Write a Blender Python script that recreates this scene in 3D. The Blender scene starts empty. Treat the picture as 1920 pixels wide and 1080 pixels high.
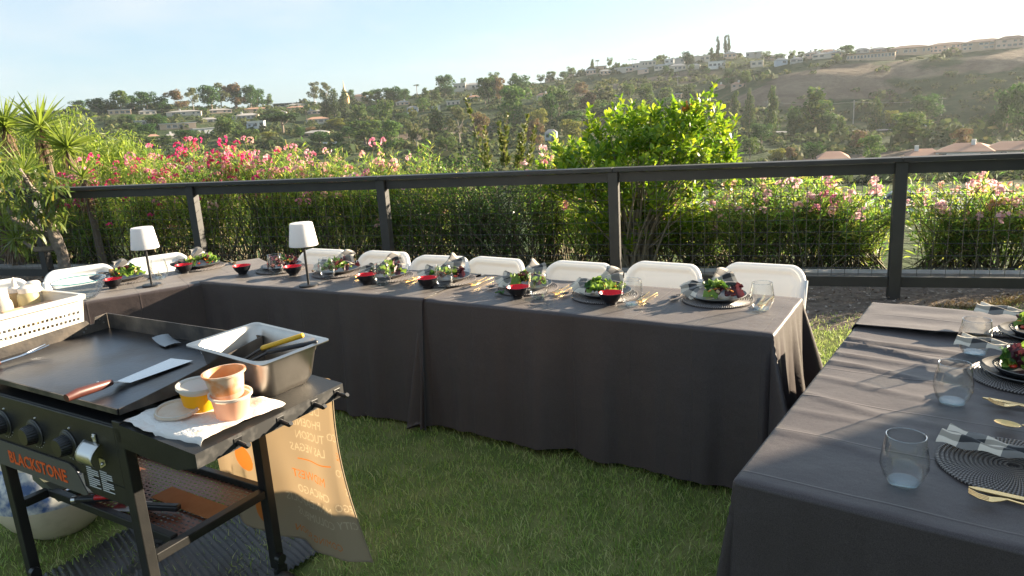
import bpy, math, random
import numpy as np
from math import sin, cos, pi, radians, sqrt, atan2, hypot, exp
from mathutils import Vector, Matrix, Euler

SC = bpy.context.scene
COL = SC.collection
# ------------------------------------------------------------------ camera
CAM_H = 1.693
PITCH, ROLL = radians(13.452), radians(3.532)
cam_d = bpy.data.cameras.new('camera'); cam = bpy.data.objects.new('camera', cam_d); COL.objects.link(cam)
cam_d.sensor_width = 36.0; cam_d.lens = 36.0 * 1365.87 / 1920.0
cam_d.clip_start = 0.05; cam_d.clip_end = 6000
_f = Vector((0, cos(PITCH), -sin(PITCH))); _r0 = Vector((1, 0, 0)); _u0 = Vector((0, sin(PITCH), cos(PITCH)))
_r = _r0 * cos(ROLL) - _u0 * sin(ROLL); _u = _r0 * sin(ROLL) + _u0 * cos(ROLL)
cam.matrix_world = Matrix(((_r.x, _u.x, -_f.x, 0), (_r.y, _u.y, -_f.y, 0), (_r.z, _u.z, -_f.z, CAM_H), (0, 0, 0, 1)))
SC.camera = cam
# ------------------------------------------------------------------ sun, sky, exposure
SUN_EL = radians(14.8)
SUN_AZ = atan2(0.92, 0.40)          # clockwise from +Y
sdir = Vector((sin(SUN_AZ) * cos(SUN_EL), cos(SUN_AZ) * cos(SUN_EL), sin(SUN_EL)))
sun_d = bpy.data.lights.new('sun', 'SUN'); sun = bpy.data.objects.new('sun', sun_d); COL.objects.link(sun)
sun_d.energy = 4.1; sun_d.angle = radians(0.55); sun_d.color = (1.0, 0.84, 0.62)
sun.rotation_euler = (-sdir).to_track_quat('-Z', 'Y').to_euler(); sun.location = (20, 10, 30)

VEIL, VEILC, CLOUDC = 0.76, (1.06, 1.42, 1.74, 1), (2.2, 2.25, 2.25, 1)
W = bpy.data.worlds.new('World'); SC.world = W; W.use_nodes = True
nt = W.node_tree; nt.nodes.clear()
N = nt.nodes.new; Lk = nt.links.new
sky = N('ShaderNodeTexSky'); sky.sky_type = 'NISHITA'; sky.sun_disc = False
sky.sun_elevation = SUN_EL; sky.sun_rotation = SUN_AZ
sky.air_density = 1.0; sky.dust_density = 1.0; sky.ozone_density = 2.2; sky.altitude = 60
tc = N('ShaderNodeTexCoord')
mp = N('ShaderNodeMapping'); mp.inputs['Scale'].default_value = (1.0, 1.0, 3.2); mp.inputs['Location'].default_value = (0.35, 0.1, 0.2)
Lk(tc.outputs['Generated'], mp.inputs['Vector'])
nz = N('ShaderNodeTexNoise'); nz.inputs['Scale'].default_value = 2.3; nz.inputs['Detail'].default_value = 7; nz.inputs['Roughness'].default_value = 0.55
Lk(mp.outputs['Vector'], nz.inputs['Vector'])
cr = N('ShaderNodeValToRGB'); cr.color_ramp.elements[0].position = 0.47; cr.color_ramp.elements[1].position = 0.78
cr.color_ramp.elements[0].color = (0, 0, 0, 1); cr.color_ramp.elements[1].color = (0.75, 0.75, 0.75, 1)
Lk(nz.outputs['Fac'], cr.inputs['Fac'])
# marine haze: a thin even veil of high cloud over the whole dome, with faint denser streaks
veil = N('ShaderNodeMix'); veil.data_type = 'RGBA'; veil.inputs['Factor'].default_value = VEIL
veil.inputs['B'].default_value = VEILC; Lk(sky.outputs['Color'], veil.inputs['A'])
mx = N('ShaderNodeMix'); mx.data_type = 'RGBA'
Lk(cr.outputs['Color'], mx.inputs['Factor']); Lk(veil.outputs['Result'], mx.inputs['A']); mx.inputs['B'].default_value = CLOUDC
bg = N('ShaderNodeBackground'); bg.inputs['Strength'].default_value = 0.078
Lk(mx.outputs['Result'], bg.inputs['Color'])
wo = N('ShaderNodeOutputWorld'); Lk(bg.outputs['Background'], wo.inputs['Surface'])
SC.view_settings.view_transform = 'Standard'; SC.view_settings.look = 'None'
SC.view_settings.exposure = 2.5; SC.view_settings.gamma = 1.0; SC.view_settings.use_curve_mapping = False
SC.cycles.max_bounces = 8; SC.cycles.diffuse_bounces = 5; SC.cycles.glossy_bounces = 3
SC.cycles.transmission_bounces = 8; SC.cycles.transparent_max_bounces = 8; SC.cycles.volume_bounces = 1
SC.cycles.caustics_reflective = False; SC.cycles.caustics_refractive = False
SC.cycles.use_denoising = True; SC.cycles.denoising_prefilter = 'ACCURATE'
SC.cycles.sample_clamp_indirect = 6.0

# ------------------------------------------------------------------ materials
MATS = {}
def mat(name, col, rough=0.6, metal=0.0, spec=0.5, var=None, vscale=8.0, bump=0.0, bscale=60.0, trans=0.0, transcol=None,
        island=None, sheen=0.0, coat=0.0, coords='Object', bdist=0.02, vdetail=5.0, contrast=(0.3, 0.7)):
    """Principled material: var = second colour mixed by noise, island = colours picked per leaf/island, trans = translucent share"""
    if name in MATS: return MATS[name]
    m = bpy.data.materials.new(name); m.use_nodes = True; t = m.node_tree; n = t.nodes; l = t.links
    b = n['Principled BSDF']; out = n['Material Output']
    b.inputs['Base Color'].default_value = (*col, 1); b.inputs['Roughness'].default_value = rough
    b.inputs['Metallic'].default_value = metal; b.inputs['Specular IOR Level'].default_value = spec
    if sheen: b.inputs['Sheen Weight'].default_value = sheen
    if coat: b.inputs['Coat Weight'].default_value = coat; b.inputs['Coat Roughness'].default_value = 0.15
    tcn = n.new('ShaderNodeTexCoord'); csock = None
    if island:
        g = n.new('ShaderNodeNewGeometry'); r = n.new('ShaderNodeValToRGB'); r.color_ramp.interpolation = 'LINEAR'
        el = r.color_ramp.elements
        while len(el) < len(island): el.new(0.5)
        for i, c in enumerate(island): el[i].position = i / (len(island) - 1); el[i].color = (*c, 1)
        l.new(g.outputs['Random Per Island'], r.inputs['Fac']); csock = r.outputs['Color']
    if var:
        z = n.new('ShaderNodeTexNoise'); z.inputs['Scale'].default_value = vscale; z.inputs['Detail'].default_value = vdetail
        l.new(tcn.outputs[coords], z.inputs['Vector'])
        rp = n.new('ShaderNodeMapRange'); rp.inputs['From Min'].default_value = contrast[0]; rp.inputs['From Max'].default_value = contrast[1]
        l.new(z.outputs['Fac'], rp.inputs['Value'])
        x = n.new('ShaderNodeMix'); x.data_type = 'RGBA'; x.inputs['A'].default_value = (*col, 1); x.inputs['B'].default_value = (*var, 1)
        if csock: l.new(csock, x.inputs['A'])
        l.new(rp.outputs['Result'], x.inputs['Factor']); csock = x.outputs['Result']
    if csock: l.new(csock, b.inputs['Base Color'])
    if bump:
        z2 = n.new('ShaderNodeTexNoise'); z2.inputs['Scale'].default_value = bscale; z2.inputs['Detail'].default_value = 4
        l.new(tcn.outputs[coords], z2.inputs['Vector'])
        bp = n.new('ShaderNodeBump'); bp.inputs['Strength'].default_value = bump; bp.inputs['Distance'].default_value = bdist
        l.new(z2.outputs['Fac'], bp.inputs['Height']); l.new(bp.outputs['Normal'], b.inputs['Normal'])
    if trans:
        tr = n.new('ShaderNodeBsdfTranslucent'); ms = n.new('ShaderNodeMixShader'); ms.inputs['Fac'].default_value = trans
        if transcol: tr.inputs['Color'].default_value = (*transcol, 1)
        if csock:
            if transcol:
                tx = n.new('ShaderNodeMix'); tx.data_type = 'RGBA'; tx.blend_type = 'MULTIPLY'; tx.inputs['Factor'].default_value = 1
                l.new(csock, tx.inputs['A']); tx.inputs['B'].default_value = (*transcol, 1); l.new(tx.outputs['Result'], tr.inputs['Color'])
            else: l.new(csock, tr.inputs['Color'])
        elif not transcol: tr.inputs['Color'].default_value = (*col, 1)
        l.new(b.outputs['BSDF'], ms.inputs[1]); l.new(tr.outputs['BSDF'], ms.inputs[2]); l.new(ms.outputs['Shader'], out.inputs['Surface'])
    MATS[name] = m
    return m

# ------------------------------------------------------------------ object helpers
def tag(o, label=None, cat=None, group=None, kind=None):
    if label: o['label'] = label
    if cat: o['category'] = cat
    if group: o['group'] = group
    if kind: o['kind'] = kind
    return o
def thing(name, label, cat, loc=(0, 0, 0), rz=0.0, group=None, rot=None):
    o = bpy.data.objects.new(name, None); COL.objects.link(o); o.location = loc
    o.rotation_euler = rot if rot else (0, 0, rz); o.empty_display_size = 0.1
    return tag(o, label, cat, group)
def link_mesh(name, me, parent=None, loc=None, rot=None, scale=None):
    o = bpy.data.objects.new(name, me); COL.objects.link(o)
    if parent is not None: o.parent = parent
    if loc is not None: o.location = loc
    if rot is not None: o.rotation_euler = rot
    if scale is not None: o.scale = scale if hasattr(scale, '__len__') else (scale,) * 3
    return o
def copy_tree(o, parent=None):
    c = o.copy(); COL.objects.link(c); c.parent = parent
    for ch in list(o.children): copy_tree(ch, c)
    return c
def np_mesh(name, V, F, m=None, smooth=False, n=4):
    """fast mesh from numpy: V (k,3), F (f,n)"""
    V = np.asarray(V, np.float32); F = np.asarray(F, np.int32)
    me = bpy.data.meshes.new(name); me.vertices.add(len(V)); me.vertices.foreach_set('co', V.ravel())
    n = F.shape[1]; me.loops.add(F.size); me.loops.foreach_set('vertex_index', F.ravel())
    me.polygons.add(len(F)); me.polygons.foreach_set('loop_start', np.arange(0, F.size, n, dtype=np.int32))
    me.polygons.foreach_set('loop_total', np.full(len(F), n, np.int32))
    if smooth: me.polygons.foreach_set('use_smooth', np.ones(len(F), bool))
    me.update(calc_edges=True)
    if m: me.materials.append(m)
    return me

class MB:
    """collects shapes into one mesh"""
    def __init__(s): s.v = []; s.f = []; s.M = None
    def add(s, vs, fs):
        b = len(s.v)
        s.v += [tuple(s.M @ Vector(p)) if s.M else tuple(p) for p in vs]
        s.f += [tuple(b + i for i in f) for f in fs]; return s
    def box(s, c, d, rz=0.0, R=None):
        x, y, z = d[0] / 2, d[1] / 2, d[2] / 2
        P = [Vector(p) for p in ((-x, -y, -z), (x, -y, -z), (x, y, -z), (-x, y, -z), (-x, -y, z), (x, -y, z), (x, y, z), (-x, y, z))]
        Rm = R if R else Matrix.Rotation(rz, 3, 'Z')
        return s.add([Rm @ p + Vector(c) for p in P], [(0, 3, 2, 1), (4, 5, 6, 7), (0, 1, 5, 4), (1, 2, 6, 5), (2, 3, 7, 6), (3, 0, 4, 7)])
    def prism(s, pts, z0, z1):
        n = len(pts)
        return s.add([(p[0], p[1], z0) for p in pts] + [(p[0], p[1], z1) for p in pts],
                     [tuple(range(n))[::-1], tuple(range(n, 2 * n))] + [(i, (i + 1) % n, n + (i + 1) % n, n + i) for i in range(n)])
    def tube(s, path, r, n=8, cap=True):
        P = [Vector(p) for p in path]; rs = r if hasattr(r, '__len__') else [r] * len(P); vs = []; up = None
        for i, p in enumerate(P):
            d = (P[min(i + 1, len(P) - 1)] - P[max(i - 1, 0)]).normalized()
            if up is None:
                a = Vector((0, 0, 1)) if abs(d.z) < 0.9 else Vector((1, 0, 0)); up = d.cross(a).normalized()
            up = (up - d * up.dot(d)).normalized(); q = d.cross(up)
            for k in range(n):
                an = 2 * pi * k / n; vs.append(p + (up * cos(an) + q * sin(an)) * rs[i])
        m = len(P); fs = [(i * n + k, i * n + (k + 1) % n, (i + 1) * n + (k + 1) % n, (i + 1) * n + k) for i in range(m - 1) for k in range(n)]
        if cap: fs += [tuple(range(n))[::-1], tuple(range((m - 1) * n, m * n))]
        return s.add(vs, fs)
    def lathe(s, prof, n=32, c=(0, 0, 0), closed=False, sx=1.0, sy=1.0, caps=False):
        vs = [(c[0] + r * cos(2 * pi * k / n) * sx, c[1] + r * sin(2 * pi * k / n) * sy, c[2] + z) for r, z in prof for k in range(n)]
        m = len(prof); J = range(m) if closed else range(m - 1)
        fs = [(i * n + k, i * n + (k + 1) % n, ((i + 1) % m) * n + (k + 1) % n, ((i + 1) % m) * n + k) for i in J for k in range(n)]
        if caps:
            if prof[0][0] > 1e-5: fs.append(tuple(range(n))[::-1])
            if prof[-1][0] > 1e-5: fs.append(tuple(range((m - 1) * n, m * n)))
        return s.add(vs, fs)
    def grid(s, fn, nu, nv):
        vs = [fn(i / nu, j / nv) for j in range(nv + 1) for i in range(nu + 1)]
        return s.add(vs, [(j * (nu + 1) + i, j * (nu + 1) + i + 1, (j + 1) * (nu + 1) + i + 1, (j + 1) * (nu + 1) + i) for j in range(nv) for i in range(nu)])
    def mesh(s, name, m=None, smooth=True, ang=40, weld=False):
        me = bpy.data.meshes.new(name); me.from_pydata(s.v, [], s.f); me.validate()
        if m: me.materials.append(m)
        if smooth:
            me.polygons.foreach_set('use_smooth', np.ones(len(me.polygons), bool))
            me.set_sharp_from_angle(angle=radians(ang))
        me.update(); return me
    def build(s, name, m=None, parent=None, smooth=True, loc=None, rot=None, ang=40, bevel=0.0, solid=0.0, sub=0):
        o = link_mesh(name, s.mesh(name, m, smooth, ang), parent, loc, rot)
        if solid:
            so = o.modifiers.new('solid', 'SOLIDIFY'); so.thickness = solid; so.offset = 0
        if bevel:
            bv = o.modifiers.new('bevel', 'BEVEL'); bv.width = bevel; bv.segments = 2; bv.limit_method = 'ANGLE'; bv.angle_limit = radians(35)
        if sub:
            sb = o.modifiers.new('sub', 'SUBSURF'); sb.levels = sub; sb.render_levels = sub
        return o

def text_mesh(txt, size, m, depth=0.0006, align='LEFT', space=1.0, bold=0.0):
    c = bpy.data.curves.new('lettering', 'FONT'); c.body = txt; c.size = size; c.extrude = depth; c.align_x = align
    c.space_character = space; c.offset = bold; c.resolution_u = 2
    o = bpy.data.objects.new('lettering', c); COL.objects.link(o)
    bpy.context.view_layer.update()
    me = bpy.data.meshes.new_from_object(o.evaluated_get(bpy.context.evaluated_depsgraph_get()))
    bpy.data.objects.remove(o); bpy.data.curves.remove(c); me.name = 'lettering'
    me.materials.clear(); me.materials.append(m); return me

def sstep(a, b, x):
    t = min(1, max(0, (x - a) / (b - a))); return t * t * (3 - 2 * t)
def nstep(a, b, x):
    t = np.clip((x - a) / (b - a), 0, 1); return t * t * (3 - 2 * t)

def norm(a): return a / np.maximum(np.linalg.norm(a, axis=-1, keepdims=True), 1e-9)
def leaf_quads(P, D, Nn, Ln, Wd, fold=0.0, obov=0.5, droop=0.0, two=False):
    """leaves as diamonds (or 2-segment blades): P base points, D directions, Nn leaf normals, Ln/Wd length and width arrays"""
    D = norm(D); S = norm(np.cross(D, Nn)); Nn = np.cross(S, D); k = len(P)
    Ln = np.broadcast_to(Ln, k)[:, None]; Wd = np.broadcast_to(Wd, k)[:, None]
    if not two:
        mid = P + D * Ln * obov + Nn * Ln * fold
        tip = P + D * Ln - np.array([0, 0, 1]) * Ln * droop
        V = np.stack([P, mid + S * Wd / 2, tip, mid - S * Wd / 2], 1).reshape(-1, 3)
        F = np.arange(4 * k).reshape(k, 4)
        return V, F
    m1 = P + D * Ln * 0.3 + Nn * Ln * fold; m2 = P + D * Ln * 0.72 + Nn * Ln * fold * 0.8 - np.array([0, 0, 1]) * Ln * droop * 0.45
    tip = P + D * Ln - np.array([0, 0, 1]) * Ln * droop
    w1 = Wd * (0.8 if obov < 0.55 else 0.5) / 2; w2 = Wd * (0.7 if obov < 0.55 else 1.0) / 2
    V = np.stack([P, m1 + S * w1, m2 + S * w2, tip, m2 - S * w2, m1 - S * w1], 1).reshape(-1, 3)
    b = np.arange(k)[:, None] * 6
    F = np.concatenate([np.stack([b[:, 0], b[:, 0] + 1, b[:, 0] + 5, b[:, 0] + 5], 1)[:, :4], np.stack([b[:, 0] + 1, b[:, 0] + 2, b[:, 0] + 4, b[:, 0] + 5], 1), np.stack([b[:, 0] + 2, b[:, 0] + 3, b[:, 0] + 4, b[:, 0] + 4], 1)])
    return V, F
def leaf_mesh(name, m, P, D, Nn, Ln, Wd, smooth=False, **kw):
    if kw.get('two'):
        V, F = leaf_quads(np.asarray(P), np.asarray(D), np.asarray(Nn), Ln, Wd, **kw)
        k = len(P); tri = np.concatenate([F[:k, :3], F[k:2 * k][:, [0, 1, 2]], F[k:2 * k][:, [0, 2, 3]], F[2 * k:, :3]])
        return np_mesh(name, V, tri, m, smooth)
    V, F = leaf_quads(np.asarray(P), np.asarray(D), np.asarray(Nn), Ln, Wd, **kw)
    return np_mesh(name, V, F, m, smooth)
# ------------------------------------------------------------------ terrain
_TH = np.array([-75., -27, -11, 2, 14, 25, 35, 75])
_RR = np.array([0., 14, 40, 70, 82, 140, 200, 296, 306, 380, 430, 480, 560, 700, 950])
_ZZ = np.array([
 [0, -2, -7, -9, -9.4, -11, -9, -5, -4.6, 3, 9, 16.4, 18, 14, 4],
 [0, -2, -7, -9, -9.4, -11, -9, -5, -4.6, 3, 9, 16.4, 18, 14, 4],
 [0, -2, -7, -9, -9.4, -11, -10, -7, -6.6, 2, 7, 11, 15.4, 14, 4],
 [0, -2, -7, -9, -9.4, -12, -12, -7.6, -7.2, 3, 9, 14, 24, 20, 8],
 [0, -2, -7, -9, -9.4, -13, -15, -11, -11, 1, 13, 20, 33, 28, 12],
 [0, -2, -7, -8.8, -8.8, -13, -15, -12.3, -12.3, 6, 15.5, 19.5, 22, 18, 8],
 [0, -2, -7, -8.6, -8.6, -13, -14.5, -12, -12, 5, 12.5, 16, 16, 13, 6],
 [0, -2, -7, -8.6, -8.6, -13, -14.5, -12, -12, 5, 12.5, 16, 16, 13, 6]])
def fence_s(x, y): return 0.3144 * x + 0.949 * y - 6.53
def terr(x, y):
    x = np.asarray(x, float); y = np.asarray(y, float)
    r = np.hypot(x, y); th = np.degrees(np.arctan2(x, y)); th = np.clip(th, -75, 75)
    i = np.clip(np.searchsorted(_TH, th) - 1, 0, len(_TH) - 2); a = (th - _TH[i]) / (_TH[i + 1] - _TH[i]); a = a * a * (3 - 2 * a)
    j = np.clip(np.searchsorted(_RR, r) - 1, 0, len(_RR) - 2); b = np.clip((r - _RR[j]) / (_RR[j + 1] - _RR[j]), 0, 1)
    z = (_ZZ[i, j] * (1 - b) + _ZZ[i, j + 1] * b) * (1 - a) + (_ZZ[i + 1, j] * (1 - b) + _ZZ[i + 1, j + 1] * b) * a
    w = np.clip((r - 95) / 200, 0, 1) * (1 - 0.85 * np.exp(-((r - 301) / 12) ** 2))
    z = z + w * (1.1 * np.sin(x * .031 + y * .017 + 1) + 0.9 * np.sin(x * .061 - y * .043 + 2) + 0.6 * np.sin(x * .013 + y * .11) + 0.35 * np.sin(x * .17 + y * .15))
    kn = 6.5 * np.exp(-((r - 392) / 50) ** 2) * np.clip((th - 15.5) / 3.5, 0, 1) * (1 - 0.6 * np.clip((th - 30) / 12, 0, 1))
    z = z + kn
    s = fence_s(x, y); t = np.clip((s - 0.9) / 13.0, 0, 1); t = t * t * (3 - 2 * t)
    return -0.06 * (1 - t) + t * z
# far trees and houses: kind, x, y, width, height (metres)
FAR_TREES = [
    ('R',-219.4,412.3,11.0,7.7), ('O',-208.4,415.7,11.1,10.7), ('R',-201.1,430.3,10.7,9.7), ('R',-190.4,424.2,9.1,8.3), ('B',-182.5,427.7,11.4,11.0), ('E',-178.8,440.1,8.6,11.7),
    ('R',-178.2,466.1,14.9,14.7), ('E',-175.6,475.6,11.9,14.4), ('B',-168.5,480.3,12.0,14.9), ('R',-160.3,485.2,9.5,13.4), ('R',-273.1,491.2,9.6,7.0), ('R',-162.4,354.6,9.5,5.6),
    ('R',-181.5,369.9,5.3,3.9), ('O',-162.3,331.4,7.7,4.4), ('R',-152.6,322.8,8.0,5.7), ('O',-111.8,303.0,8.6,9.4), ('O',-144.1,296.9,11.6,5.0), ('O',-131.5,286.3,11.2,4.1),
    ('R',-130.3,308.6,8.8,4.6), ('O',-105.2,302.2,7.0,4.5), ('O',-188.4,376.5,5.4,3.9), ('R',-205.3,423.9,10.6,7.2), ('O',-213.4,416.5,6.7,6.3), ('R',-170.7,432.5,5.4,3.1),
    ('R',-187.9,426.4,5.3,3.0), ('R',-158.7,493.1,11.4,11.8), ('O',-164.3,535.4,6.1,9.0), ('R',-168.1,481.5,9.4,14.6), ('U',-158.6,535.0,6.1,2.4), ('U',-152.6,538.8,6.1,2.4),
    ('U',-145.6,542.8,6.2,2.2), ('U',-140.7,542.0,6.2,2.1), ('E',-130.7,530.1,10.4,15.0), ('E',-125.6,545.7,9.2,13.8), ('C',-95.2,409.1,6.1,12.7), ('C',-90.2,409.2,7.6,14.1),
    ('C',-82.7,398.5,6.2,14.3), ('R',-108.9,549.3,6.3,8.1), ('U',-100.3,342.6,15.9,9.6), ('Y',-77.3,351.6,8.4,4.9), ('M',-105.7,407.5,5.4,6.5), ('O',-81.7,463.9,7.0,8.8),
    ('R',-77.2,469.7,7.9,9.5), ('R',-64.3,469.6,10.0,9.8), ('R',-59.6,472.3,7.6,8.2), ('R',-69.7,472.9,7.6,8.4), ('M',-57.4,523.9,2.6,7.6), ('P',-46.3,468.7,7.8,8.1),
    ('P',-38.5,458.4,7.3,8.7), ('R',-36.8,506.7,13.5,12.4), ('O',-25.8,536.4,4.8,7.3), ('R',-33.8,501.9,8.0,6.9), ('L',-41.3,399.9,7.8,6.6), ('O',-8.2,403.9,8.6,13.0),
    ('O',-55.2,354.7,9.5,11.2), ('R',-68.8,403.2,8.3,7.0), ('O',-69.8,369.5,7.6,8.4), ('O',-56.0,302.9,14.6,9.1), ('L',-38.8,259.1,8.3,9.3), ('E',-28.3,243.4,6.5,12.6),
    ('P',-26.5,307.9,8.8,12.4), ('E',-16.1,277.5,8.9,12.8), ('B',-8.6,274.9,6.4,10.7), ('O',-18.6,242.3,6.5,5.2), ('B',-86.3,334.0,7.7,3.8), ('Y',-95.2,304.5,6.5,4.3),
    ('O',-100.5,297.5,8.5,5.3), ('R',-74.6,304.0,9.2,4.9), ('R',-67.6,301.5,8.1,4.3), ('R',-85.8,316.6,5.1,3.9), ('O',-124.7,422.0,6.8,3.4), ('R',-48.4,366.8,7.8,3.3),
    ('R',-24.6,386.2,8.2,4.1), ('R',-134.7,531.2,8.5,2.8), ('O',-122.6,350.2,5.6,5.0), ('R',-66.8,325.2,6.9,5.2), ('O',-3.2,560.0,9.7,9.0), ('R',-6.5,406.9,9.4,12.6),
    ('B',-0.2,408.0,7.9,12.6), ('R',12.2,450.8,13.0,10.8), ('O',12.4,581.9,7.2,7.6), ('O',38.2,558.7,6.9,6.8), ('R',47.7,558.0,8.0,6.0), ('O',55.0,572.4,7.1,7.4),
    ('P',69.2,558.7,5.0,7.9), ('M',72.3,555.3,2.4,7.0), ('O',80.8,552.1,4.7,7.2), ('O',83.4,533.5,3.5,5.5), ('M',96.6,560.7,2.2,3.7), ('M',97.9,554.4,2.1,4.3),
    ('M',99.5,550.1,2.1,4.0), ('R',123.2,498.0,6.1,7.2), ('O',107.0,517.0,4.4,4.3), ('P',143.1,510.3,4.9,5.7), ('C',146.8,507.2,3.1,11.9), ('C',152.4,508.7,2.9,12.5),
    ('C',154.6,509.0,2.4,12.5), ('M',176.6,520.9,2.6,3.7), ('L',5.5,326.0,14.5,16.2), ('B',45.4,415.5,8.0,7.4), ('O',25.8,338.0,11.7,12.9), ('B',39.8,339.7,9.2,10.0),
    ('E',48.3,341.6,12.5,14.6), ('O',66.1,387.4,6.3,8.4), ('O',71.9,375.2,10.5,10.3), ('O',84.3,381.8,8.5,6.8), ('P',92.9,366.4,11.3,10.5), ('R',75.2,340.8,17.7,8.0),
    ('R',47.8,321.5,10.5,10.0), ('R',27.5,305.8,11.2,7.8), ('Y',25.5,272.8,8.9,8.5), ('B',10.9,245.8,6.6,9.6), ('Y',15.5,312.6,8.4,8.6), ('O',120.5,368.8,5.3,7.3),
    ('R',119.4,387.0,7.1,4.3), ('P',93.4,297.7,4.9,13.0), ('P',97.2,292.3,5.4,14.2), ('R',22.0,326.3,7.5,11.3), ('O',42.6,329.3,7.6,8.9), ('R',60.2,334.6,9.7,8.4),
    ('O',87.4,526.8,4.1,4.1), ('R',105.2,475.5,4.6,3.7), ('O',115.8,456.5,4.4,4.0), ('R',124.6,410.5,4.7,4.7), ('O',59.7,550.8,6.4,4.2), ('R',121.1,443.8,6.0,3.4),
    ('O',30.7,559.2,6.5,5.9), ('P',100.0,275.4,6.4,15.5), ('P',108.3,257.1,16.9,15.5), ('P',104.5,228.2,4.2,6.7), ('P',133.1,264.4,5.9,11.3), ('Y',143.5,274.8,5.0,5.9),
    ('R',154.8,270.9,12.5,10.0), ('O',113.3,204.7,13.0,8.4), ('L',85.9,171.7,6.0,5.7), ('R',81.0,192.7,5.9,4.9), ('Y',72.7,196.0,4.3,3.9), ('B',76.8,197.6,3.2,3.9),
    ('B',107.4,172.3,5.0,5.0), ('B',101.1,211.0,5.1,5.4), ('R',144.3,211.5,7.3,11.9), ('R',140.9,200.5,6.2,12.8), ('O',182.7,514.5,8.4,5.3), ('R',188.2,508.3,8.3,4.7),
    ('O',155.7,400.8,4.3,5.6), ('O',159.3,399.4,3.4,4.4), ('U',180.0,390.5,4.1,4.3), ('M',166.0,396.7,1.7,4.4), ('M',201.7,379.8,2.1,3.8), ('M',189.9,385.8,2.2,3.3),
    ('M',196.3,382.6,2.1,2.8), ('M',176.5,520.9,3.0,3.2), ('M',226.4,378.5,1.8,2.7), ('O',197.8,381.8,3.7,3.3), ('R',81.3,233.2,6.7,6.7), ('R',102.9,261.5,6.0,10.1),
    ('R',109.7,250.0,5.8,8.7), ('O',124.1,228.5,5.3,7.0), ('R',138.7,209.2,5.2,6.1), ('O',69.0,206.8,4.8,6.4), ('O',163.0,365.3,4.2,4.2), ('R',177.0,385.3,8.2,4.5),
    ('O',202.3,379.4,4.4,2.9),]
FAR_HOUSES = [
    ('w',-206.7,409.8,10.9,1.9), ('g',-194.9,416.7,8.9,2.1), ('g',-175.2,416.7,17.8,2.5), ('g',-162.0,434.8,13.2,2.2), ('w',-171.7,361.3,8.4,1.5), ('w',-150.7,349.9,15.6,2.4),
    ('w',-136.8,347.0,11.1,2.1), ('g',-145.4,372.6,9.9,1.7), ('g',-138.2,404.0,12.2,2.3), ('b',-120.5,362.5,5.2,2.8), ('t',-146.4,314.6,4.5,1.5), ('g',-140.9,319.3,5.1,1.5),
    ('t',-151.3,468.1,15.0,2.7), ('t',-130.4,482.7,12.9,2.6), ('g',-137.8,407.3,12.3,2.2), ('g',-104.6,422.2,8.3,2.1), ('t',-97.0,397.3,11.3,3.3), ('w',-119.0,363.0,7.8,3.2),
    ('g',-80.0,320.2,10.3,2.6), ('t',-103.1,550.4,8.8,4.9), ('g',-60.0,461.1,8.2,2.1), ('b',-46.9,398.2,5.7,3.1), ('w',-33.7,392.6,4.2,2.7), ('w',-27.8,526.3,8.4,5.2),
    ('g',-18.5,529.7,9.4,4.1), ('t',-15.0,417.7,7.4,2.8), ('w',-67.9,295.3,6.3,1.3), ('w',-25.7,409.2,7.3,1.6), ('w',-148.2,541.1,27.9,1.9), ('g',-142.1,527.2,15.0,2.3),
    ('g',-124.7,422.0,8.3,2.0), ('t',37.0,558.8,6.7,2.8), ('g',53.4,573.5,7.1,2.9), ('g',66.0,542.0,7.5,3.8), ('w',73.9,546.0,7.6,3.4), ('g',72.7,515.9,8.0,3.2),
    ('w',82.3,514.5,7.9,3.4), ('g',88.4,515.5,6.0,3.2), ('w',94.5,516.4,7.2,3.8), ('g',94.7,497.1,7.1,3.3), ('w',101.9,516.0,10.4,3.8), ('g',106.1,496.8,8.0,3.4),
    ('w',113.8,505.4,6.0,3.3), ('g',110.0,465.2,10.0,3.9), ('w',119.0,499.0,6.7,3.5), ('w',132.7,493.5,9.5,3.6), ('w',130.7,453.5,9.8,4.2), ('g',152.7,500.2,8.1,4.1),
    ('t',23.8,416.3,7.2,3.5), ('b',17.9,278.4,4.3,3.5), ('t',112.9,388.9,6.1,2.5), ('t',117.9,373.9,5.9,3.0), ('w',91.6,389.4,4.7,1.8), ('g',118.5,460.0,7.4,3.0),
    ('w',153.0,448.6,7.1,3.1), ('b',145.2,388.8,6.1,3.3), ('g',151.3,384.3,6.1,2.5), ('w',176.0,522.1,10.5,3.6), ('g',184.6,512.8,9.1,3.0), ('g',164.9,397.1,8.0,2.9),
    ('t',172.3,395.1,7.0,2.6), ('g',170.7,386.0,8.2,2.7), ('g',186.0,387.7,6.3,2.1), ('g',192.6,384.5,8.3,2.5), ('g',207.3,376.7,8.3,2.3), ('g',221.4,383.7,8.1,2.4),
    ('g',164.9,386.3,8.9,2.7), ('a1',179.5,365.3,21.1,3.2), ('a',201.1,369.9,17.8,4.4), ('a',225.2,380.3,19.2,4.7), ('a',221.2,345.2,16.6,4.8), ('a',229.7,338.4,12.4,5.0),
    ('g',229.5,376.6,4.4,1.5), ('T',78.5,175.2,4.7,1.7), ('T',91.7,159.5,4.6,1.5), ('T',98.2,156.8,7.0,2.3), ('T',105.8,153.0,7.1,2.4),]
# ================================================================== SETTING
rng = np.random.default_rng(11); random.seed(4)
FARG = []
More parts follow.
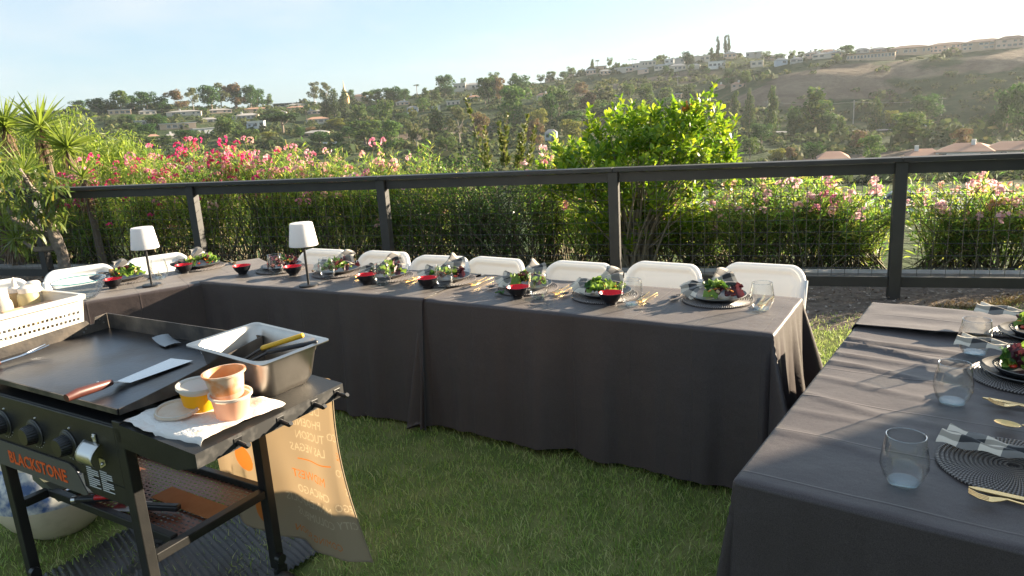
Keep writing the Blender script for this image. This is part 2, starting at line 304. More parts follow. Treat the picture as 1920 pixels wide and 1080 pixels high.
# terrain sheet: polar grid about the garden
ths = np.concatenate([np.arange(-180, -60, 6.0), np.arange(-60, 60, 0.6), np.arange(60, 180.1, 6.0)])
rs = np.concatenate([[0.0, 4, 7], np.arange(8, 30, 1.0), np.arange(30, 100, 3.0), np.arange(100, 290, 6.0), np.arange(290, 312, 2.0), np.arange(312, 600, 5.0), np.arange(600, 951, 25.0)])
TT, RR = np.meshgrid(np.radians(ths), rs); X = np.sin(TT) * RR; Y = np.cos(TT) * RR; Z = terr(X, Y)
nt_, nr_ = len(ths), len(rs)
V = np.stack([X, Y, Z], -1).reshape(-1, 3)
I = np.arange(nr_ - 1)[:, None] * nt_ + np.arange(nt_ - 1)[None, :]
F = np.stack([I, I + 1, I + nt_ + 1, I + nt_], -1).reshape(-1, 4)[:, ::-1]
hill_m = bpy.data.materials.new('hillside'); hill_m.use_nodes = True
t = hill_m.node_tree; n = t.nodes; l = t.links; b = n['Principled BSDF']; b.inputs['Roughness'].default_value = 0.95; b.inputs['Specular IOR Level'].default_value = 0.1
tcn = n.new('ShaderNodeTexCoord')
def noise(scale, detail=6, rough=0.6, dist=0.0):
    z = n.new('ShaderNodeTexNoise'); z.inputs['Scale'].default_value = scale; z.inputs['Detail'].default_value = detail; z.inputs['Roughness'].default_value = rough
    z.inputs['Distortion'].default_value = dist; l.new(tcn.outputs['Object'], z.inputs['Vector']); return z.outputs['Fac']
def ramp(s, *st):
    r = n.new('ShaderNodeValToRGB'); e = r.color_ramp.elements
    while len(e) < len(st): e.new(0.5)
    for i, (p, c) in enumerate(st): e[i].position = p; e[i].color = (*c, 1)
    l.new(s, r.inputs['Fac']); return r.outputs['Color']
scrub = ramp(noise(0.09, 8), (0.38, (0.025, 0.042, 0.017)), (0.54, (0.048, 0.068, 0.028)), (0.66, (0.10, 0.095, 0.05)), (0.76, (0.18, 0.145, 0.09)))
dry = ramp(noise(0.05, 9, 0.65, 1.5), (0.3, (0.095, 0.07, 0.05)), (0.5, (0.15, 0.112, 0.08)), (0.7, (0.22, 0.175, 0.125)))
# dry grass covers the knoll and the slope under the long apartment row: places, not shading
def blob(cx, cy, rx, ry):
    mpn = n.new('ShaderNodeMapping'); mpn.inputs['Location'].default_value = (-cx / rx, -cy / ry, 0); mpn.inputs['Scale'].default_value = (1 / rx, 1 / ry, 0)
    l.new(tcn.outputs['Object'], mpn.inputs['Vector'])
    ln = n.new('ShaderNodeVectorMath'); ln.operation = 'LENGTH'; l.new(mpn.outputs['Vector'], ln.inputs[0])
    return ln.outputs['Value']
def mathn(op, a_, b_):
    q = n.new('ShaderNodeMath'); q.operation = op
    for i, s in enumerate((a_, b_)):
        if isinstance(s, (int, float)): q.inputs[i].default_value = s
        else: l.new(s, q.inputs[i])
    return q.outputs['Value']
d1 = mathn('MINIMUM', blob(146, 338, 42, 26), mathn('MINIMUM', blob(236, 318, 46, 15), blob(-28, 330, 26, 16)))
d1 = mathn('MINIMUM', d1, mathn('MINIMUM', blob(80, 440, 46, 26), blob(70, 178, 46, 22)))
d1 = mathn('ADD', d1, mathn('MULTIPLY', mathn('SUBTRACT', noise(0.06, 6), 0.5), 1.5))
mr = n.new('ShaderNodeMapRange'); mr.inputs['From Min'].default_value = 0.85; mr.inputs['From Max'].default_value = 1.05; mr.inputs['To Min'].default_value = 1; mr.inputs['To Max'].default_value = 0
l.new(d1, mr.inputs['Value'])
mxn = n.new('ShaderNodeMix'); mxn.data_type = 'RGBA'; l.new(mr.outputs['Result'], mxn.inputs['Factor']); l.new(scrub, mxn.inputs['A']); l.new(dry, mxn.inputs['B'])
l.new(mxn.outputs['Result'], b.inputs['Base Color'])
bp = n.new('ShaderNodeBump'); bp.inputs['Strength'].default_value = 0.8; bp.inputs['Distance'].default_value = 1.5; l.new(noise(0.35, 8), bp.inputs['Height']); l.new(bp.outputs['Normal'], b.inputs['Normal'])
tag(link_mesh('terrain', np_mesh('terrain', V, F, hill_m, True)), kind='structure')

# lawn and mulch bed
def edge_s(x): return -0.78 + 0.74 * sstep(2.2, 4.2, x) - 0.65 * sstep(-0.6, -2.5, x) * 0 - 0.7 * (1 - sstep(-3.2, -1.0, x)) + 0.06 * sin(x * 3.1) + 0.04 * sin(x * 7.7 + 1)
def edge_y(x, off=0.0): return (edge_s(x) + off + 6.53 - 0.3144 * x) / 0.949
mulch_m = mat('mulch', (0.13, 0.098, 0.078), 0.95, var=(0.23, 0.185, 0.15), vscale=14, bump=0.9, bscale=45, spec=0.15, bdist=0.03)
lawn_m = mat('turf', (0.095, 0.13, 0.035), 0.95, var=(0.20, 0.20, 0.075), vscale=5, bump=0.5, bscale=90, spec=0.1)
xs = np.arange(-9.0, 12.01, 0.15)
V = []; F = []
for i, x in enumerate(xs):
    ye = edge_y(x, -0.45); yf = (0.75 + 6.53 - 0.3144 * x) / 0.949
    for j in range(13): yy = ye + (yf - ye) * j / 12; V.append((x, yy, -0.004 + 0.022 * (0.5 + 0.5 * sin(x * 5.3 + yy * 3.1) * sin(yy * 6.7 - x * 2.2)) * (j > 1)))
for i in range(len(xs) - 1):
    for j in range(12): a_ = i * 13 + j; F.append((a_, a_ + 13, a_ + 14, a_ + 1))
tag(link_mesh('mulch_bed', np_mesh('mulch_bed', V, F, mulch_m, True)), kind='structure')
V = []; F = []
for i, x in enumerate(xs):
    ye = edge_y(x)
    for j in range(2): V.append((x, -8 if j == 0 else ye, 0.002 if j == 0 else 0.002))
for i in range(len(xs) - 1): F.append((i * 2, i * 2 + 2, i * 2 + 3, i * 2 + 1))
tag(link_mesh('lawn', np_mesh('lawn', V, F, lawn_m)), kind='structure')

# grass blades
def blades(name, PX, PY, h, w, m, z0=0.0):
    k = len(PX); P = np.stack([PX, PY, np.full(k, z0)], 1); an = rng.uniform(0, 2 * pi, k); S = np.stack([np.cos(an), np.sin(an), 0 * an], 1)
    ln = rng.normal(0, 0.35, (k, 2)); B = np.stack([ln[:, 0], ln[:, 1], np.ones(k)], 1)
    hh = h[:, None]; ww = w[:, None] / 2
    M1 = P + B * hh * [0.55, 0.55, 0.6]; T1 = P + B * hh * [1.5, 1.5, 0.92]
    Vv = np.stack([P - S * ww, P + S * ww, M1 + S * ww * 0.8, M1 - S * ww * 0.8, T1], 1).reshape(-1, 3)
    bse = np.arange(k)[:, None] * 5
    Ff = np.concatenate([bse + [0, 1, 2], bse + [0, 2, 3], bse + [3, 2, 4]])
    return link_mesh(name, np_mesh(name, Vv, Ff, m))
grass_m = mat('grass_blade', (0.07, 0.12, 0.025), 0.55, island=[(0.14, 0.22, 0.045), (0.28, 0.40, 0.085), (0.42, 0.52, 0.14), (0.58, 0.54, 0.27)], trans=0.42, spec=0.35, var=(0.33, 0.40, 0.11), vscale=1.6, contrast=(0.5, 0.8))
def scatter(n_, x0, x1, y0, y1, keep):
    x = rng.uniform(x0, x1, n_); y = rng.uniform(y0, y1, n_); k = keep(x, y); return x[k], y[k]
ey = np.vectorize(edge_y)
def kp(x, y):
    r = np.hypot(x, y); inview = np.abs(np.degrees(np.arctan2(x, y))) < 43
    patch = 0.75 + 0.25 * np.sin(x * 2.1 + 1) * np.sin(y * 2.7)
    p = np.where(r < 3.4, 1.0, np.where(r < 4.8, 0.6, 0.42)) * patch
    return (y < ey(x, 0.0) + rng.normal(0, 0.07, len(x)) + 0.02) & inview & (rng.uniform(0, 1, len(x)) < p)
gx, gy = scatter(430000, -4.2, 6.2, 0.9, 6.6, kp)
gh = rng.uniform(0.018, 0.042, len(gx)) * rng.choice([0.8, 1.0, 1.35], len(gx), p=[0.35, 0.5, 0.15]); gw = rng.uniform(0.0026, 0.005, len(gx)) * (1 + 0.25 * (np.hypot(gx, gy) > 4))
tag(blades('lawn_grass', gx, gy, gh, gw, grass_m), kind='stuff')
# dry straw-coloured grass along the lawn's edge
straw_m = mat('straw_grass', (0.2, 0.15, 0.06), 0.6, island=[(0.20, 0.13, 0.05), (0.30, 0.20, 0.09), (0.12, 0.13, 0.04)], trans=0.4)
sx = rng.uniform(3.3, 6.8, 6000); sy = ey(sx, 0) + np.abs(rng.normal(0, 0.10, 6000)) - 0.02
tag(blades('dry_grass_edge', sx, sy, rng.uniform(0.02, 0.05, 6000), rng.uniform(0.003, 0.005, 6000), straw_m), kind='stuff')
# mulch chips and dead leaves
def chips(name, k, m, lo, hi, x0=-7, x1=6.5, zoff=0.004):
    x = rng.uniform(x0, x1, k); s_ = rng.uniform(-2.1, 0.7, k); y = (s_ + 6.53 - 0.3144 * x) / 0.949
    kk = y > ey(x, -0.1); x = x[kk]; y = y[kk]; k = len(x)
    P = np.stack([x, y, rng.uniform(0.006, 0.03, k)], 1); D = rng.normal(0, 1, (k, 3)) * [1, 1, 0.25]; Nn = rng.normal(0, 0.35, (k, 3)) + [0, 0, 1]
    return link_mesh(name, leaf_mesh(name, m, P, D, Nn, rng.uniform(lo, hi, k), rng.uniform(lo, hi, k) * 0.5))
tag(chips('mulch_chips', 16000, mat('chip', (0.15, 0.1, 0.07), 0.9, island=[(0.09, 0.068, 0.053), (0.20, 0.145, 0.11), (0.32, 0.255, 0.205), (0.44, 0.38, 0.33)]), 0.015, 0.05), kind='stuff')
tag(chips('fallen_leaves', 2600, mat('dead_leaf', (0.25, 0.14, 0.08), 0.8, island=[(0.16, 0.08, 0.045), (0.28, 0.17, 0.10), (0.36, 0.30, 0.24)], trans=0.2), 0.04, 0.075, -7, 0.5), kind='stuff')

# far roads
def strip(name, pts, w, m, lift=0.06, seg=6, kind='structure'):
    P = []
    for (x0, y0), (x1, y1) in zip(pts[:-1], pts[1:]):
        for i in range(seg): P.append((x0 + (x1 - x0) * i / seg, y0 + (y1 - y0) * i / seg))
    P.append(pts[-1]); V = []; F = []
    for i, (x, y) in enumerate(P):
        a_ = P[max(i - 1, 0)]; c_ = P[min(i + 1, len(P) - 1)]; d = Vector((c_[0] - a_[0], c_[1] - a_[1])).normalized(); q = Vector((-d.y, d.x))
        z = max(float(terr(x + q.x * w / 2 * s_, y + q.y * w / 2 * s_)) for s_ in (-1, 0, 1)) + lift
        V += [(x + q.x * w / 2, y + q.y * w / 2, z), (x - q.x * w / 2, y - q.y * w / 2, z)]
    for i in range(len(P) - 1): F.append((2 * i, 2 * i + 1, 2 * i + 3, 2 * i + 2))
    return tag(link_mesh(name, np_mesh(name, V, F, m)), kind=kind)
asph = mat('far_asphalt', (0.19, 0.19, 0.2), 0.85, var=(0.26, 0.255, 0.25), vscale=0.4)
def polar(az, r): a_ = radians(az); return (sin(a_) * r, cos(a_) * r)
strip('canyon_road', [polar(a_, 301) for a_ in (8, 14, 19, 24, 29, 34, 39, 46)], 8, asph, seg=5)
strip('lower_street', [polar(a_, 76) for a_ in (14, 20, 26, 30, 34, 38, 44, 52)], 9.5, mat('pale_street', (0.30, 0.31, 0.33), 0.8, var=(0.38, 0.385, 0.4), vscale=0.5), lift=0.1, seg=4)
strip('lower_pavement', [polar(a_, 83.5) for a_ in (14, 20, 26, 30, 34, 38, 44, 52)], 2.2, mat('pale_pavement', (0.42, 0.40, 0.37), 0.85), lift=0.25, seg=4)

# ------------------------------------------------------------------ far vegetation
bark_m = mat('far_bark', (0.16, 0.12, 0.09), 0.9, var=(0.26, 0.21, 0.17), vscale=1.5)
pale_bark = mat('pale_bark', (0.36, 0.31, 0.26), 0.85, var=(0.22, 0.18, 0.15), vscale=1.2)
TC = {
 'R': [(0.016, 0.05, 0.012), (0.03, 0.078, 0.018), (0.055, 0.11, 0.026)], 'O': [(0.03, 0.068, 0.018), (0.06, 0.105, 0.026), (0.11, 0.145, 0.038)],
 'E': [(0.05, 0.072, 0.032), (0.085, 0.105, 0.048), (0.14, 0.135, 0.075)], 'P': [(0.02, 0.05, 0.016), (0.04, 0.078, 0.022), (0.095, 0.12, 0.032)],
 'C': [(0.026, 0.048, 0.022), (0.045, 0.072, 0.032), (0.075, 0.095, 0.042)], 'U': [(0.016, 0.04, 0.013), (0.028, 0.06, 0.018), (0.05, 0.08, 0.025)],
 'B': [(0.10, 0.062, 0.042), (0.155, 0.10, 0.062), (0.11, 0.125, 0.05)], 'Y': [(0.085, 0.11, 0.02), (0.145, 0.16, 0.03), (0.20, 0.19, 0.045)],
 'L': [(0.035, 0.085, 0.02), (0.065, 0.13, 0.03), (0.105, 0.165, 0.045)], 'M': [(0.03, 0.055, 0.02), (0.06, 0.09, 0.03)]}
TM = {k: mat('crown_' + k, v[0], 0.7, island=[tuple(min(0.3, c * 1.15) for c in q) for q in v], trans=0.42, spec=0.2, transcol=(1.3, 1.25, 0.95)) for k, v in TC.items()}
def crown_proto(kind, seed):
    """crown in a unit box: x,y in -0.5..0.5, z 0..1 (trunk included); returns (crown mesh, trunk mesh)"""
    g = np.random.default_rng(seed); bl = []
    if kind in 'ROBYL':
        nb = 15 if kind != 'B' else 13
        for i in range(nb):
            a_ = g.uniform(0, 2 * pi); q = g.uniform(0, 1) ** 0.6 * 0.34; z = g.uniform(0.3, 0.86) if kind != 'L' else g.uniform(0.15, 0.9)
            q *= min(1.0, 1.15 * sqrt(max(0.05, 1 - ((z - 0.5) / 0.5) ** 2)))
            bl.append((q * cos(a_), q * sin(a_), z, g.uniform(0.12, 0.2), g.uniform(0.09, 0.15)))
        if kind in 'R': bl.append((0, 0, 0.5, 0.33, 0.34))
        if kind in 'YL': bl.append((0, 0, 0.45, 0.25, 0.34))
    elif kind == 'E':
        for i in range(15):
            a_ = g.uniform(0, 2 * pi); z = g.uniform(0.36, 0.93); q = g.uniform(0.05, 0.36) * (1.1 - 0.5 * abs(z - 0.6))
            bl.append((q * cos(a_), q * sin(a_), z, g.uniform(0.09, 0.17), g.uniform(0.05, 0.1)))
    elif kind == 'P':
        for i in range(20):
            z = 0.12 + 0.84 * (i + g.uniform(0, 0.6)) / 20; a_ = g.uniform(0, 2 * pi); q = g.uniform(0.35, 0.8) * 0.40 * (1.02 - z) ** 0.62
            bl.append((q * cos(a_), q * sin(a_), z, 0.07 + 0.16 * (1 - z) ** 0.6, g.uniform(0.05, 0.085)))
        bl.append((0, 0, 0.42, 0.2, 0.36))
    elif kind == 'C':
        for i in range(14):
            z = 0.08 + 0.88 * i / 13; a_ = g.uniform(0, 2 * pi)
            bl.append((0.1 * cos(a_), 0.1 * sin(a_), z, 0.36 * (1.0 - 0.72 * abs(z - 0.42)) * g.uniform(0.75, 1.1), 0.075))
    elif kind == 'U':
        for i in range(14):
            a_ = g.uniform(0, 2 * pi); q = g.uniform(0, 1) ** 0.5 * 0.37
            bl.append((q * cos(a_), q * sin(a_), 0.74 + 0.1 * (1 - q / 0.37) + g.uniform(-.05, .05), g.uniform(0.11, 0.17), g.uniform(0.09, 0.14)))
    P = []; Nn = []; Sz = []
    if kind != 'M':
        tot = sum(b_[3] * (b_[3] + b_[4]) for b_ in bl); want = 1500 if kind != 'E' else 1250
        for (bx, by, bz, br, bh) in bl:
            k = max(24, int(want * br * (br + bh) / tot)); d = norm(g.normal(0, 1, (k, 3)))
            P.append(np.array([bx, by, bz]) + d * [br, br, bh] * g.uniform(0.72, 1.12, (k, 1))); Nn.append(norm(d + g.normal(0, 0.55, (k, 3)))); Sz.append(g.uniform(0.045, 0.095, k))
        P = np.concatenate(P); Nn = np.concatenate(Nn); Sz = np.concatenate(Sz)
        if kind in 'E': Sz *= 0.85
        D = norm(np.cross(Nn, g.normal(0, 1, P.shape)))
        me = leaf_mesh('crown', TM[kind], P - D * Sz[:, None] / 2, D, Nn, Sz, Sz * g.uniform(0.55, 0.9, len(P)), fold=0.1)
        tr = MB(); top = {'E': 0.62, 'U': 0.7, 'P': 0.6, 'C': 0.5}.get(kind, 0.5); w0 = 0.035 if kind != 'E' else 0.028
        if kind == 'C': w0 = 0.06
        tr.tube([(0, 0, -0.06), (0.01, 0.01, top * 0.45), (-0.015, 0.01, top)], [w0, w0 * 0.75, w0 * 0.35], 6)
        for i in range(5 if kind in 'EU' else 3):
            a_ = g.uniform(0, 2 * pi); z0 = top * g.uniform(0.35, 0.8); q = g.uniform(0.15, 0.3)
            tr.tube([(0, 0, z0), (q * 0.5 * cos(a_), q * 0.5 * sin(a_), z0 + 0.12), (q * cos(a_), q * sin(a_), min(0.9, z0 + 0.3))], [w0 * 0.5, w0 * 0.35, w0 * 0.15], 5)
        return me, tr.mesh('trunk', pale_bark if kind in 'E' else bark_m)
    # palm: feather fronds on a slim stem
    k = 26; an = g.uniform(0, 2 * pi, k); up = g.uniform(-0.45, 0.9, k); D = norm(np.stack([np.cos(an), np.sin(an), up], 1))
    V = []; Fq = []; b_ = 0
    me = leaf_mesh('fronds', TM['M'], np.tile([[0, 0, 0.86]], (k, 1)), D, np.tile([[0, 0, 1.0]], (k, 1)) + g.normal(0, .2, (k, 3)), g.uniform(0.34, 0.5, k) * np.array([1.0]), 0.17, fold=0.12, droop=0.3)
    for v_ in me.vertices: v_.co.z = 0.86 + (v_.co.z - 0.86) * 0.34
    tr = MB().tube([(0, 0, -0.05), (0.02, 0, 0.45), (0, 0, 0.87)], [0.045, 0.035, 0.035], 6)
    return me, tr.mesh('trunk', bark_m)
PROTO = {k: [crown_proto(k, 100 * ord(k) + s_) for s_ in range(4 if k in 'ROEPB' else 2)] for k in 'ROEPCUBYLM'}
KIND_WORDS = {'R': ('dark_tree', 'dark green rounded tree'), 'O': ('olive_tree', 'olive green bushy tree'), 'E': ('eucalyptus_tree', 'loose pale-limbed eucalyptus tree'), 'P': ('pine_tree', 'ragged conical pine tree'),
              'C': ('cypress_tree', 'slim columnar cypress tree'), 'U': ('umbrella_pine', 'flat-topped umbrella pine'), 'B': ('brown_tree', 'rusty brown-leaved tree'), 'Y': ('yellow_green_tree', 'yellow-green tree'),
              'L': ('light_green_tree', 'light green full tree'), 'M': ('palm_tree', 'thin palm tree')}
ORD = ['', 'second', 'third', 'fourth', 'fifth', 'sixth', 'seventh', 'eighth', 'ninth', 'tenth', 'eleventh', 'twelfth', 'thirteenth', 'fourteenth', 'fifteenth', 'sixteenth', 'seventeenth', 'eighteenth', 'nineteenth', 'twentieth']
def zone(x, y):
    az = math.degrees(atan2(x, y)); r = hypot(x, y)
    band = 'on the skyline' if r > 430 or (az > 12 and r > 372) else ('mid-hillside' if r > 325 else ('low on the slope' if r > 200 else 'in the canyon'))
    side = 'behind the lamps' if az < -16 else ('above the oleanders' if az < -5 else ('behind the bright shrub' if az < 9 else ('right of the bright shrub' if az < 19 else 'at far right')))
    return band, side
def ordinal_labels(items):
    """items: (key phrase, az, obj): one label each, counted from the left inside its own place"""
    by = {}
    for ph, az, o in items: by.setdefault(ph, []).append((az, o))
    for ph, L in by.items():
        L.sort(key=lambda q_: q_[0])
        for i, (az, o) in enumerate(L):
            o['label'] = ph if len(L) == 1 else ('leftmost ' + ph if i == 0 else ('rightmost ' + ph if i == len(L) - 1 else (ORD[i] if i < len(ORD) else 'late') + ' ' + ph + ' from the left'))
items = []
for i, (k, x, y, w, h) in enumerate(FAR_TREES):
    cr_, tr_ = PROTO[k][(i * 7) % len(PROTO[k])]
    nm, words = KIND_WORDS[k]; r = hypot(x, y)
    w = max(w, h * (0.55 if k in 'ROBYL' else 0.2)) if k != 'M' else h * 0.55
    w *= 1.26
    h = h * 1.12
    o = thing(nm, words, 'tree', (x, y, float(terr(x, y)) - 0.2), random.uniform(0, 6.28), group='trees on the far hillside')
    o.scale = (w, w * random.uniform(0.9, 1.1), h)
    link_mesh('crown', cr_, o); link_mesh('trunk', tr_, o)
    bd, sd = zone(x, y); items.append((f'{words} {bd} {sd}', atan2(x, y), o))
ordinal_labels(items)
# scrub on the hillside: countless small bushes as one mass
k = 9000; az = rng.uniform(-33, 42, k); r = rng.uniform(120, 560, k) ** 1.0
x = np.sin(np.radians(az)) * r; y = np.cos(np.radians(az)) * r
HXY = [(h_[1], h_[2]) for h_ in FAR_HOUSES]
def cover(x, y):
    c = 0.74 + 0.25 * np.sin(x * .05 + 1) * np.sin(y * .043) + 0.2 * np.sin(x * .11 - y * .07)
    for cx, cy, rx, ry in ((146, 338, 42, 26), (236, 318, 46, 15), (-28, 330, 22, 13), (70, 178, 40, 18)):
        c = np.where(((x - cx) / rx) ** 2 + ((y - cy) / ry) ** 2 < 1, c * 0.12, c)
    for hx, hy in HXY: c = np.where((x - hx * 0.975) ** 2 + (y - hy * 0.975) ** 2 < 110, c * 0.1, c)
    rr = np.hypot(x, y); c = np.where((rr > 294) & (rr < 308) & (np.degrees(np.arctan2(x, y)) > 6), 0, c)
    return c
kk = rng.uniform(0, 1, k) < cover(x, y); x = x[kk]; y = y[kk]; k = len(x); z = terr(x, y)
per = 34; sz = rng.gamma(3.0, 0.62, k)[:, None] * (0.75 + 0.25 * (np.hypot(x, y)[:, None] > 250)); d = norm(rng.normal(0, 1, (k, per, 3))); d[..., 2] = np.abs(d[..., 2])
P = np.stack([x, y, z], 1)[:, None, :] + d * sz[:, :, None] * np.array([1, 1, 0.75]) * rng.uniform(0.6, 1.1, (k, per, 1)); Nn = norm(d + rng.normal(0, 0.5, d.shape))
Sq = np.repeat(sz, per, 1) * rng.uniform(0.35, 0.7, (k, per)); P = P.reshape(-1, 3); Nn = Nn.reshape(-1, 3); Sq = Sq.reshape(-1)
D = norm(np.cross(Nn, rng.normal(0, 1, P.shape)))
scrub_m = mat('scrub_leaf', (0.05, 0.06, 0.025), 0.8, island=[(0.03, 0.055, 0.019), (0.06, 0.09, 0.03), (0.10, 0.125, 0.045), (0.15, 0.14, 0.06)], trans=0.35, spec=0.15)
tag(link_mesh('hillside_scrub', leaf_mesh('hillside_scrub', scrub_m, P - D * Sq[:, None] / 2, D, Nn, Sq, Sq * 0.8, fold=0.1)), kind='stuff')

# ------------------------------------------------------------------ far houses
HM = {'cream': mat('stucco_cream', (0.52, 0.46, 0.38), 0.85), 'white': mat('stucco_white', (0.64, 0.63, 0.60), 0.8), 'tan': mat('stucco_tan', (0.52, 0.38, 0.27), 0.85), 'pink': mat('stucco_pink', (0.58, 0.42, 0.33), 0.85),
      'blue': mat('siding_blue', (0.44, 0.48, 0.53), 0.8), 'groof': mat('roof_grey', (0.27, 0.25, 0.235), 0.9, var=(0.36, 0.33, 0.30), vscale=0.6), 'wroof': mat('roof_white', (0.60, 0.59, 0.57), 0.8),
      'troof': mat('roof_terracotta', (0.34, 0.17, 0.11), 0.85, var=(0.45, 0.26, 0.18), vscale=0.8), 'droof': mat('roof_brown', (0.2, 0.12, 0.085), 0.9), 'glass': mat('window_dark', (0.05, 0.06, 0.07), 0.12, spec=0.8), 'frame': mat('window_trim', (0.6, 0.58, 0.54), 0.6)}
def unit_box(m): return MB().box((0, 0, 0.5), (1, 1, 1)).mesh('wall', m, False)
WALLS = {k: unit_box(v) for k, v in HM.items()}
def hip(m, ov=1.06):
    q = ov / 2; return MB().add([(-q, -q, -0.06), (q, -q, -0.06), (q, q, -0.06), (-q, q, -0.06), (-q, -q, 0.02), (q, -q, 0.02), (q, q, 0.02), (-q, q, 0.02), (-0.22, 0, 1), (0.22, 0, 1)],
        [(3, 2, 1, 0), (0, 1, 5, 4), (1, 2, 6, 5), (2, 3, 7, 6), (3, 0, 4, 7), (4, 5, 9, 8), (5, 6, 9), (6, 7, 8, 9), (7, 4, 8)]).mesh('roof', m, False)
HIP = {k: hip(HM[k]) for k in ('groof', 'troof', 'droof', 'wroof')}
FLAT = {k: MB().box((0, 0, 0.5), (1.05, 1.08, 1)).mesh('roof', HM[k], False) for k in ('groof', 'wroof', 'troof', 'droof')}
PANE = MB().box((0, 0, 0), (1, 0.12, 1)).mesh('window', HM['glass'], False)
FRM = MB()
for s_ in (-1, 1): FRM.box((s_ * 0.55, 0, 0), (0.1, 0.2, 1.2)); FRM.box((0, 0, s_ * 0.55), (1.0, 0.2, 0.1))
FRM = FRM.mesh('window_frame', HM['frame'], False)
WALLC = {'w': ('cream', 'white', 'white', 'tan', 'siding'), 'g': ('cream', 'tan', 'pink', 'siding'), 't': ('tan', 'cream', 'pink'), 'b': ('blue', 'white'), 'a': ('pink', 'tan', 'cream'), 'a1': ('tan',), 'T': ('cream', 'white')}
HM['siding'] = mat('stucco_grey', (0.40, 0.38, 0.35), 0.85); WALLS['siding'] = unit_box(HM['siding'])
HOUSE = {'w': ('cream', 'white', 'flat', 'wroof', 'white flat-roofed house', 'white_house'), 'g': ('cream', 'cream', 'hip', 'groof', 'grey-roofed stucco house', 'stucco_house'),
         't': ('tan', 'cream', 'hip', 'troof', 'terracotta-roofed house', 'tiled_house'), 'b': ('white', 'blue', 'hip', 'groof', 'pale blue-white house', 'pale_house'),
         'a': ('pink', 'cream', 'hip', 'droof', 'long pinkish two-storey apartment row', 'apartment_row'), 'a1': ('tan', 'tan', 'flat', 'droof', 'long low tan colonnaded building', 'colonnade_house'),
         'T': ('cream', 'white', 'hip', 'troof', 'large red tiled roof house', 'tiled_house')}
items = []
def house(k, x, y, w, h):
    ca, cb, rt, rc, words, nm = HOUSE[k]; az = atan2(x, y); d = max(5.0, min(11, w * 0.7))
    base = float(terr(x, y)) + 0.5; top = base + h
    if k == 'T': w *= 1.5; d = 11; top = base + h + 0.2
    hh = max(h, 2.7); z0 = top - hh
    o = thing(nm, words, 'apartment building' if k == 'a' else 'house', (x, y, z0), -az + random.uniform(-0.16, 0.16), group='houses on the far hillside')
    rh = {'flat': 0.25, 'hip': min(1.5, 0.34 * hh)}[rt] if k != 'T' else 1.5
    wh = hh - rh; dn = 3.0
    wall = link_mesh('wall', WALLS[random.choice(WALLC[k])], o, (0, d / 2, -dn), None, (w, d, wh + dn))
    link_mesh('roof', (HIP if rt == 'hip' else FLAT)[rc], o, (0, d / 2, wh + 0.002 + (0.06 * rh if rt == 'hip' else 0)), None, (w, d, rh))
    rows = 2 if (k in 'aT' and wh > 3) else 1; step = 1.9 if k != 'a1' else 1.5
    nwin = max(2, int(w / step)) if k in ('a', 'a1') else max(2, min(7, int(w / 2.4)))
    for rr_ in range(rows):
        for i in range(nwin):
            if k not in ('a1',) and random.random() < 0.18: continue
            ww = w / nwin * (random.choice((0.42, 0.55, 0.7)) if k != 'a1' else 0.6); wz = min(1.3, wh * 0.5) if rows == 1 else wh / rows * 0.52
            f_ = link_mesh('window', PANE, o, (-w / 2 + (i + 0.5) * w / nwin, -0.03, wh / rows * (rr_ + 0.54)), None, (ww, 0.5, wz))
            if w * 1366 / hypot(x, y) > 45: link_mesh('window_frame', FRM, f_)
    if k in 'gtT' and random.random() < 0.5:
        link_mesh('chimney', WALLS['white'], o, (w * random.uniform(-.25, .25), d * 0.4, wh), None, (0.8, 0.8, rh + 0.9))
    bd, sd = zone(x, y); items.append((f'{words} {bd} {sd}', az, o))
for a_ in FAR_HOUSES: house(*a_)
ordinal_labels(items)
# orange spire beside the terracotta house on the skyline
sx_, sy_ = -98.4 * 0.98, 470.0
# pale retaining wall cut into the slope
# ================================================================== FENCE
FD = np.array([0.949, -0.3144]); FN = np.array([0.3144, 0.949]); FP = np.array([-3.418, 8.015]); FANG = atan2(-0.3144, 0.949)
def fp(a, s, z=0.0): q = FP + FD * a + FN * s; return (float(q[0]), float(q[1]), z)
fence_m = mat('fence_paint', (0.024, 0.0225, 0.023), 0.55, var=(0.036, 0.034, 0.033), vscale=5, bump=0.15, bscale=25, spec=0.5, bdist=0.004)
wire_m = mat('wire', (0.13, 0.13, 0.125), 0.4, metal=0.85)
fence = thing('garden_fence', 'dark painted post and rail fence with square wire mesh along the lawn edge', 'fence', fp(0, 0), FANG)
BAY = 2.31; posts = [i * BAY for i in range(-2, 6)]
pm = MB().box((0, 0, 0.531), (0.092, 0.092, 1.204)).mesh('post', fence_m, False)
for a in posts:
    po = link_mesh('post', pm, fence, (a, 0, 0)); bv = po.modifiers.new('bevel', 'BEVEL'); bv.width = 0.004
railm = MB().box((0, 0, 0), (BAY - 0.098, 0.045, 0.085)).mesh('rail', fence_m, False)
capm = MB().box((0, 0, 0), (BAY - 0.004, 0.14, 0.036)).mesh('cap_rail', fence_m, False)
vw = MB().tube([(0, 0, 0), (0, 0, 0.85)], 0.0021, 4, False).mesh('wire', wire_m); hw = MB().tube([(-BAY / 2 + 0.06, 0, 0), (BAY / 2 - 0.06, 0, 0)], 0.0021, 4, False).mesh('wire', wire_m)
